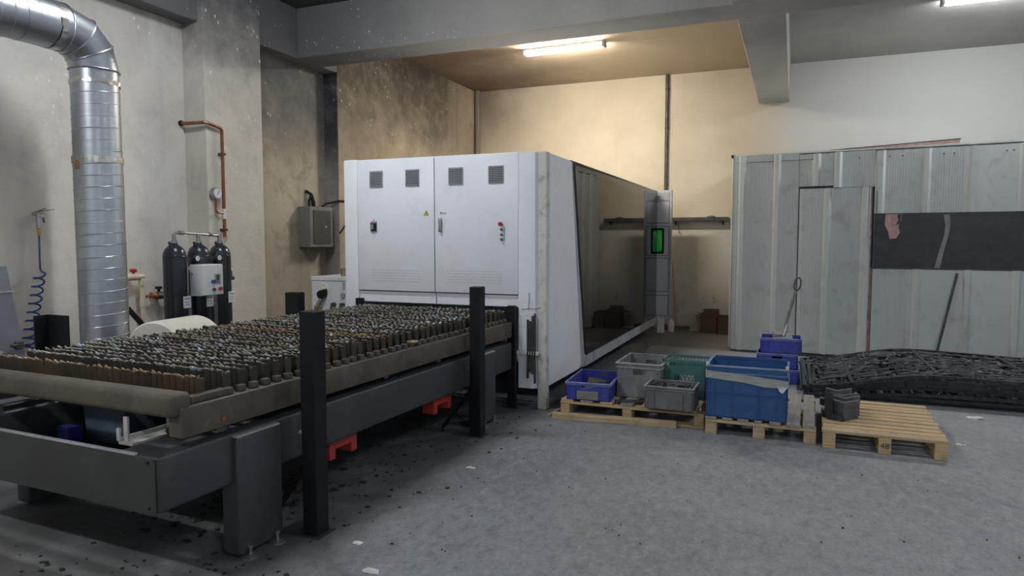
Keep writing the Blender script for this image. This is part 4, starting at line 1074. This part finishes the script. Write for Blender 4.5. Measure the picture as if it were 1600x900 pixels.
for i in range(9):
    a = R.uniform(-.5, -.1) + (.9 if i == 7 else 0)
    x = -1.70 + R.uniform(-.06, .1); y = 6.15 + i * .045; z = DZ + .03 + R.uniform(.0, .055)
    l = R.uniform(.18, .3)
    tag(obj('steel_offcut', MB().box(-l / 2, l / 2, -.016, .016, 0, .006), 'scrap_light' if i % 3 else 'scrap', loc=(x, y, z), rot=(R.uniform(-.2, .2), R.uniform(-.12, .12), a + PI / 2 * .55)),
        'flat steel offcut, %s from the front in the violet-blue crate' % ('first', 'second', 'third', 'fourth', 'fifth', 'sixth', 'seventh', 'eighth', 'ninth')[i], 'offcut', 'steel offcuts in the violet-blue crate')
tag(obj('steel_plate', MB().prism([(-.1, -.07), (.09, -.09), (.11, .08), (-.06, .1)], 'z', 0, .006), 'scrap_light', loc=(-1.75, 6.42, DZ + .06), rot=(.5, .1, .3)), 'pale angular steel plate standing in the violet-blue crate', 'plate')
crate('crate', 'tall dusty grey plastic crate behind the small one on the left pallet', 'grey_plastic', (-1.50, 6.27, DZ), math.radians(-1), .41, .56, .325, 'grey plastic crates', True, None, (.08, .92), 0)
c3 = crate('crate', 'small grey plastic crate full of black scrap at the front of the left pallet', 'grey_plastic_dark', (-1.16, 5.90, DZ), math.radians(-1.2), .405, .29, .205, 'grey plastic crates', False, (.22, .80, .01, .155, 'grey_plastic_dark'), (.04, .18, .82, .96))
b = MB()
for k in range(130):
    s_ = R.uniform(.015, .04)
    b.box(-s_, s_, -s_ * .7, s_ * .7, -.006, .006, 0, 1, Matrix.Translation((-1.16 + R.uniform(.04, .365), 5.90 + R.uniform(.03, .25), DZ + .155 + R.uniform(-.005, .03))) @ Matrix.Rotation(R.uniform(-.6, .6), 4, 'X') @ Matrix.Rotation(R.uniform(-.6, .6), 4, 'Y') @ Matrix.Rotation(R.uniform(0, 3), 4, 'Z'))
b.box(-1.145, -.77, 5.92, 6.16, DZ + .01, DZ + .15)
tag(obj('scrap_pieces', b, 'scrap', smooth=None), 'heap of small black steel scrap filling the small grey crate', 'scrap', None, 'stuff')
tag(obj('steel_sheet', MB().box(-.17, .17, -.05, .05, 0, .006), 'dark_plate', loc=(-1.30, 6.12, DZ), rot=(0, 0, .35)), 'dark steel strip lying on the left pallet between two grey crates', 'plate')
# green lattice crate
t = thing('crate', 'green lattice plastic crate behind the small grey crate on the left pallet', 'crate', (-1.10, 6.40, DZ), math.radians(-1), 'lattice crates')
W, D, H = .40, .30, .36
b = MB()
for (x0_, x1_, y0_, y1_) in ((0, .02, 0, .02), (W - .02, W, 0, .02), (0, .02, D - .02, D), (W - .02, W, D - .02, D)): b.box(x0_, x1_, y0_, y1_, 0, H)
for z0_, z1_ in ((0, .03), (H * .62, H * .68), (H * .80, H * .85), (H - .025, H)):
    b.box(0, W, 0, .008, z0_, z1_).box(0, W, D - .008, D, z0_, z1_).box(0, .008, 0, D, z0_, z1_).box(W - .008, W, 0, D, z0_, z1_)
b.box(0, W, 0, D, 0, .008)
for y0_, y1_ in ((0, .006), (D - .006, D)):
    b.box(0, .11, y0_, y1_, 0, H * .62).box(W - .11, W, y0_, y1_, 0, H * .62).box(0, W, y0_, y1_, H * .68, H * .80)
for x0_, x1_ in ((0, .006), (W - .006, W)):
    b.box(x0_, x1_, 0, .08, 0, H * .62).box(x0_, x1_, D - .08, D, 0, H * .62).box(x0_, x1_, 0, D, H * .68, H * .80)
obj('frame', b, 'green_plastic', t, smooth=None)
b = MB()
def lat(along, fixed, L_):
    n_ = 11; z0_, z1_ = .03, H * .62
    for i in range(-5, n_ + 1):
        for s_ in (1, -1):
            a0 = i * L_ / n_; a1 = a0 + (z1_ - z0_) * .55
            if s_ < 0: a0, a1 = a1, a0
            if min(a0, a1) < 0 or max(a0, a1) > L_: continue
            p0 = (a0, fixed, z0_) if along == 'x' else (fixed, a0, z0_); p1 = (a1, fixed, z1_) if along == 'x' else (fixed, a1, z1_)
            b.bar(p0, p1, .005, .006)
lat('x', .004, W); lat('x', D - .004, W); lat('y', .004, D); lat('y', W - .004, D)
for i in range(12):
    x = .03 + i * (W - .06) / 11
    for y in (.004, D - .004): b.bar((x, y, H * .85), (x, y, H - .02), .006, .006)
    for y in (.004, D - .004): b.bar((x, y, H * .68), (x, y, H * .80), .006, .006)
obj('lattice', b, 'green_plastic', t, smooth=None)
# big blue crate on the middle pallet
t = crate('crate', 'big blue plastic crate wrapped with pale tape on the middle pallet', 'blue', (-.637, 5.85, DZ), math.radians(-.5), .615, .40, .43, None, False, None, (.03, .10, .32, .66, .89, .97))
obj('collar', MB().box(-.008, .623, -.009, .0, .205, .213).box(.615, .623, 0, .4, .205, .213), 'blue', t)
obj('rear_rim', MB().box(.02, .6, .388, .40, .43, .45), 'blue', t)
b = MB().prism([(-.012, .385), (.3, .365), (.627, .335), (.627, .28), (.45, .275), (.3, .30), (-.012, .325)], 'y', -.0105, -.007)
obj('tape', b, 'tape', t, label='pale creased packing tape')
obj('tape', MB().box(-.0135, -.009, -.008, .40, .325, .385), 'tape', t)
obj('tape', MB().box(.625, .629, -.008, .40, .25, .335), 'tape', t)
obj('tape_end', MB().prism([(.54, .30), (.62, .285), (.585, .235), (.56, .25)], 'y', -.014, -.0108), 'plastic_white', t)
for xx in (-.012, .6): obj('rim_clip', MB().box(xx, xx + .027, -.012, .03, .415, .45, .003), 'plastic_white', t)
# three blue crates stacked by the booth
for i, (dx, dy, z, lab, hh) in enumerate(((-.335, 8.22, 0, 'bottom violet-blue crate of the stack by the booth', .165), (-.35, 8.2, .168, 'middle violet-blue crate of the stack by the booth', .172), (-.315, 8.19, .343, 'top violet-blue crate of the stack by the booth, holding the shovel', .17))):
    crate('crate', lab, 'blue_violet', (dx, dy, z), math.radians(-1 + i), .42, .34, hh, 'small plastic crates', i != 2, None, (.05, .2, .8, .95))
t = thing('shovel', 'old shovel with loop handle standing in the top blue crate by the booth door', 'shovel', (0, 0, 0))
s0 = Vector((-.075, 8.42, .53)); s1 = Vector((.035, 8.50, 1.03))
dv_ = (s1 - s0).normalized()
obj('shaft', MB().tube([s0, s0.lerp(s1, .25) + Vector((-.01, 0, 0)), s1], [.013, .015, .017], 10), 'handle_grey', t)
cc = s1 + dv_ * .075
obj('loop_handle', MB().tube([cc + dv_ * (-.075 * math.cos(a)) + Vector((.8, -.2, -.3)).normalized() * (.035 * math.sin(a)) for a in [2 * PI * k / 18 for k in range(18)]], .009, 8, True), 'dark_steel', t)
obj('socket', MB().tube([s0 - dv_ * .03, s0 + dv_ * .12], [.022, .016], 10), 'steel', t)
b = MB().prism([(-.03, .10), (.03, .10), (.11, .03), (.12, -.12), (.0, -.16), (-.12, -.12), (-.11, .03)], 'y', -.004, .004)
o = obj('blade', b, 'scrap_light', t, loc=s0 + Vector((-.02, 0, -.01)), rot=(math.radians(-62), math.radians(10), .25))

# ---------------------------------------------------------------- black steel parts on the right pallet
cv = [(0, 0), (.12, .135), (.12, .19), (.0, .057), (-.085, .145), (-.085, .09)]
pm = MB().prism(cv, 'z', 0, .0145).mesh('plate', None); pm.materials.append(M['twig_steel'])
for i, (dx, dy, npl, lab) in enumerate(((0, 0, 10, 'front stack of black chevron plates on the right pallet'), (.012, .105, 11, 'second stack of black chevron plates behind the front one'),
                                  (.0, .21, 11, 'third stack of black chevron plates from the front'), (-.03, .31, 12, 'rearmost stack of black chevron plates on the right pallet'))):
    t = thing('chevron_stack', lab, 'steel parts', (.405 + dx, 6.085 + dy, .1465), math.radians(R.uniform(-3, 3)), 'black steel chevrons on the right pallet')
    for k in range(npl): obj('plate', pm, None, t, loc=(R.uniform(-.003, .003), R.uniform(-.003, .003), k * .0148), rot=(0, 0, R.uniform(-.015, .015)))
tag(obj('steel_bracket', MB().prism([(0, 0), (.13, -.0), (.13, .035), (.045, .045), (.02, .17), (-.04, .17), (-.02, .04)], 'y', 0, .03), 'plate_black', loc=(.285, 6.12, .1465), rot=(math.radians(-12), 0, math.radians(-28))), 'black Z-shaped steel part standing in front of the chevron stacks', 'steel part')
for k, (y, lab) in enumerate(((6.18, 'low black steel block on the left edge of the right pallet, nearer one'), (6.62, 'low black steel block on the left edge of the right pallet, farther one'))):
    tag(obj('steel_block', MB().box(.25, .35, y, y + .10, .1465, .1465 + .055, .003), 'plate_black'), lab, 'steel part', 'low black steel blocks')

# ---------------------------------------------------------------- things by the back wall
t = thing('wall_shelf', 'narrow dark steel ledge along the back wall left of the booth', 'shelf', (-2.9, YB - .09, 2.0))
obj('ledge', MB().box(0, 1.83, -.05, .088, .0, .012).box(0, 1.83, -.055, -.048, -.05, .012), 'dark_steel', t)
for xx in (.9, 1.72): obj('bracket', MB().prism([(-.04, 0), (.088, 0), (.088, -.12)], 'x', xx, xx + .03), 'dark_steel', t)
tag(obj('rag', MB().lathe([(.07, 0), (.075, .012), (.05, .025), (.015, .03)], (0, 0, 0), 12), 'label', loc=(-1.36, YB - .09, 2.012)), 'small dusty rag on the wall ledge', 'rag')
t = thing('wall_pipe', 'thin dark vertical pipe on the back wall from ledge to ceiling', 'pipe', (-2.165, YB - .045, 0))
obj('pipe', MB().cyl((0, 0, 2.02), (0, 0, ZC), .024, 12), 'dark_steel', t)
for z in (2.6, 3.6, 4.3): obj('clip', MB().box(-.03, .03, -.01, .044, z, z + .03), 'dark_steel', t)
t = thing('broom', 'push broom with a wooden handle leaning against the back wall', 'broom', (0, 0, 0))
obj('handle', MB().cyl((-1.90, 12.50, .05), (-2.03, 12.68, 1.22), .013, 10), 'handle_wood', t)
obj('head', MB().box(-2.14, -1.68, 12.46, 12.53, .045, .085, .01), 'broom', t)
obj('bristles', MB().prism([(12.45, 0), (12.54, 0), (12.53, .05), (12.46, .05)], 'x', -2.14, -1.68), 'broom', t)
def carton(x, y, rz, w_, d_, h_, lab, flap):
    t = thing('cardboard_box', lab, 'box', (x, y, 0), rz, 'cardboard boxes by the back wall')
    b = MB().box(0, w_, 0, .006, 0, h_).box(0, w_, d_ - .006, d_, 0, h_).box(0, .006, 0, d_, 0, h_).box(w_ - .006, w_, 0, d_, 0, h_).box(0, w_, 0, d_, 0, .006)
    obj('carton', b, 'cardboard', t, smooth=None)
    if flap:
        obj('flap', MB().prism([(0, h_), (-.11, h_ - .045), (-.11, h_ - .05), (0, h_ - .006)], 'y', .05, d_ - .02), 'cardboard', t)
        obj('flap', MB().box(0, w_, d_ - .004, d_, h_, h_ + .06), 'cardboard', t)
    obj('contents', MB().box(.01, w_ - .01, .01, d_ - .01, .006, h_ - .05), 'sand', t)
carton(-1.46, 12.28, 0, .27, .36, .33, 'brown open cardboard box with a flap by the back wall', True)
carton(-1.175, 12.20, math.radians(2), .17, .36, .30, 'smaller brown cardboard box between the flap box and the booth', False)
tag(obj('plastic_jug', MB().lathe([(.055, 0), (.06, .02), (.06, .15), (.04, .19), (.018, .21), (.018, .235)], (0, 0, 0), 18), 'chiller', loc=(-1.97, 12.25, 0)), 'dull whitish plastic jug on the floor beside the broom', 'jug')
tag(obj('white_litter', MB().box(-.09, .09, -.03, .03, 0, .03, .012).box(.1, .2, -.02, .03, 0, .022, .01), 'plastic_white', loc=(-1.60, 12.45, 0)), 'crumpled white litter on the floor at the back wall', 'litter')
tag(obj('wall_hook', MB().tube([(-1.93, YB - .0, 1.90), (-1.93, YB - .05, 1.88), (-1.92, YB - .06, 1.75), (-1.90, YB - .03, 1.72)], .006, 6), 'dark_steel'), 'small wire hook on the back wall under the ledge', 'hook')

# ---------------------------------------------------------------- floor clutter
sid = [(-2.08, 7.2, 1.5, .09, .045, 88, 'dark steel strip on the floor along the machine, nearest one'), (-1.85, 8.4, 1.9, .12, .02, 84, 'long dark steel strip on the floor between machine and crates'),
       (-1.98, 9.7, 1.6, .10, .02, 95, 'dark steel strip on the floor beside the far half of the machine'), (-1.55, 8.9, .9, .08, .02, 25, 'short dark steel strip lying askew beyond the grey crate')]
for x, y, l, w_, h_, a, lab in sid:
    tag(obj('steel_strip', MB().box(-l / 2, l / 2, -w_ / 2, w_ / 2, 0, h_ * .4), 'dark_plate', loc=(x, y, 0), rot=(0, 0, math.radians(a))), lab, 'strip', 'steel strips on the floor')
tag(obj('steel_sheet', MB().box(-.16, .16, -.7, .7, 0, .004), 'dark_plate', loc=(-2.02, 6.9, 0), rot=(0, 0, .04)), 'dark thin steel sheet on the floor under the machine edge', 'sheet')
b = MB()
def chip(b, x, y, s_):
    k = R.randrange(3, 6); a0 = R.uniform(0, 6)
    pts = [(x + s_ * R.uniform(.5, 1) * math.cos(a0 + 2 * PI * i / k), y + s_ * R.uniform(.4, 1) * math.sin(a0 + 2 * PI * i / k)) for i in range(k)]
    b.prism(pts, 'z', .0, R.uniform(.002, .009))
for k in range(420):
    v = R.uniform(-.6, 4.2); u = R.gauss(-.35, .45)
    x = BO[0] + u; y = BO[1] + v
    if -.16 < u < .02 and (-.02 < v < .33 or 2.6 < v < 3.0): continue
    chip(b, x, y, R.uniform(.006, .022))
for k in range(150): chip(b, -3.05 + R.gauss(0, .16), 3.35 + R.gauss(0, .30), R.uniform(.015, .05))
for k in range(90): chip(b, R.uniform(-2.2, 2.2), R.uniform(2.5, 5.6), R.uniform(.003, .008))
tag(obj('metal_scraps', b, 'scrap', smooth=None), 'scattered small dark metal slugs and chips on the floor under the bed', 'scraps', None, 'stuff')
for k, (x, y, lab) in enumerate(((-2.62, 1.69, 'oval dark slug on the floor at the bottom left, leftmost of two'), (-2.32, 1.75, 'oval dark slug on the floor at the bottom left, rightmost of two'))):
    tag(obj('steel_slug', MB().lathe([(.03, 0), (.032, .006), (.028, .009)], (0, 0, 0), 14), 'scrap', loc=(x, y, 0)), lab, 'slug', 'steel slugs')
def crumple(x, y, s_, seed, lab):
    r = random.Random(seed); b = MB()
    bmesh.ops.create_icosphere(b.b, subdivisions=2, radius=s_)
    for v in b.b.verts: v.co = Vector((v.co.x * 1.5, v.co.y, abs(v.co.z) * .35)) * r.uniform(.6, 1.2)
    tag(obj('plastic_scrap', b, 'plastic_white', smooth=None, loc=(x, y, 0)), lab, 'litter', 'white plastic scraps on the floor')
crumple(-1.86, 2.74, .032, 1, 'largest crumpled white plastic scrap on the floor at the bottom centre')
crumple(-2.10, 2.98, .022, 2, 'white plastic scrap on the floor right of the nearest post foot')
crumple(-2.07, 4.30, .024, 3, 'white plastic scrap on the floor midway between the two right posts')
crumple(1.55, 7.25, .05, 4, 'white film scrap on the floor in front of the gate stack')
crumple(1.25, 6.25, .025, 5, 'small white scrap on the floor right of the right pallet')
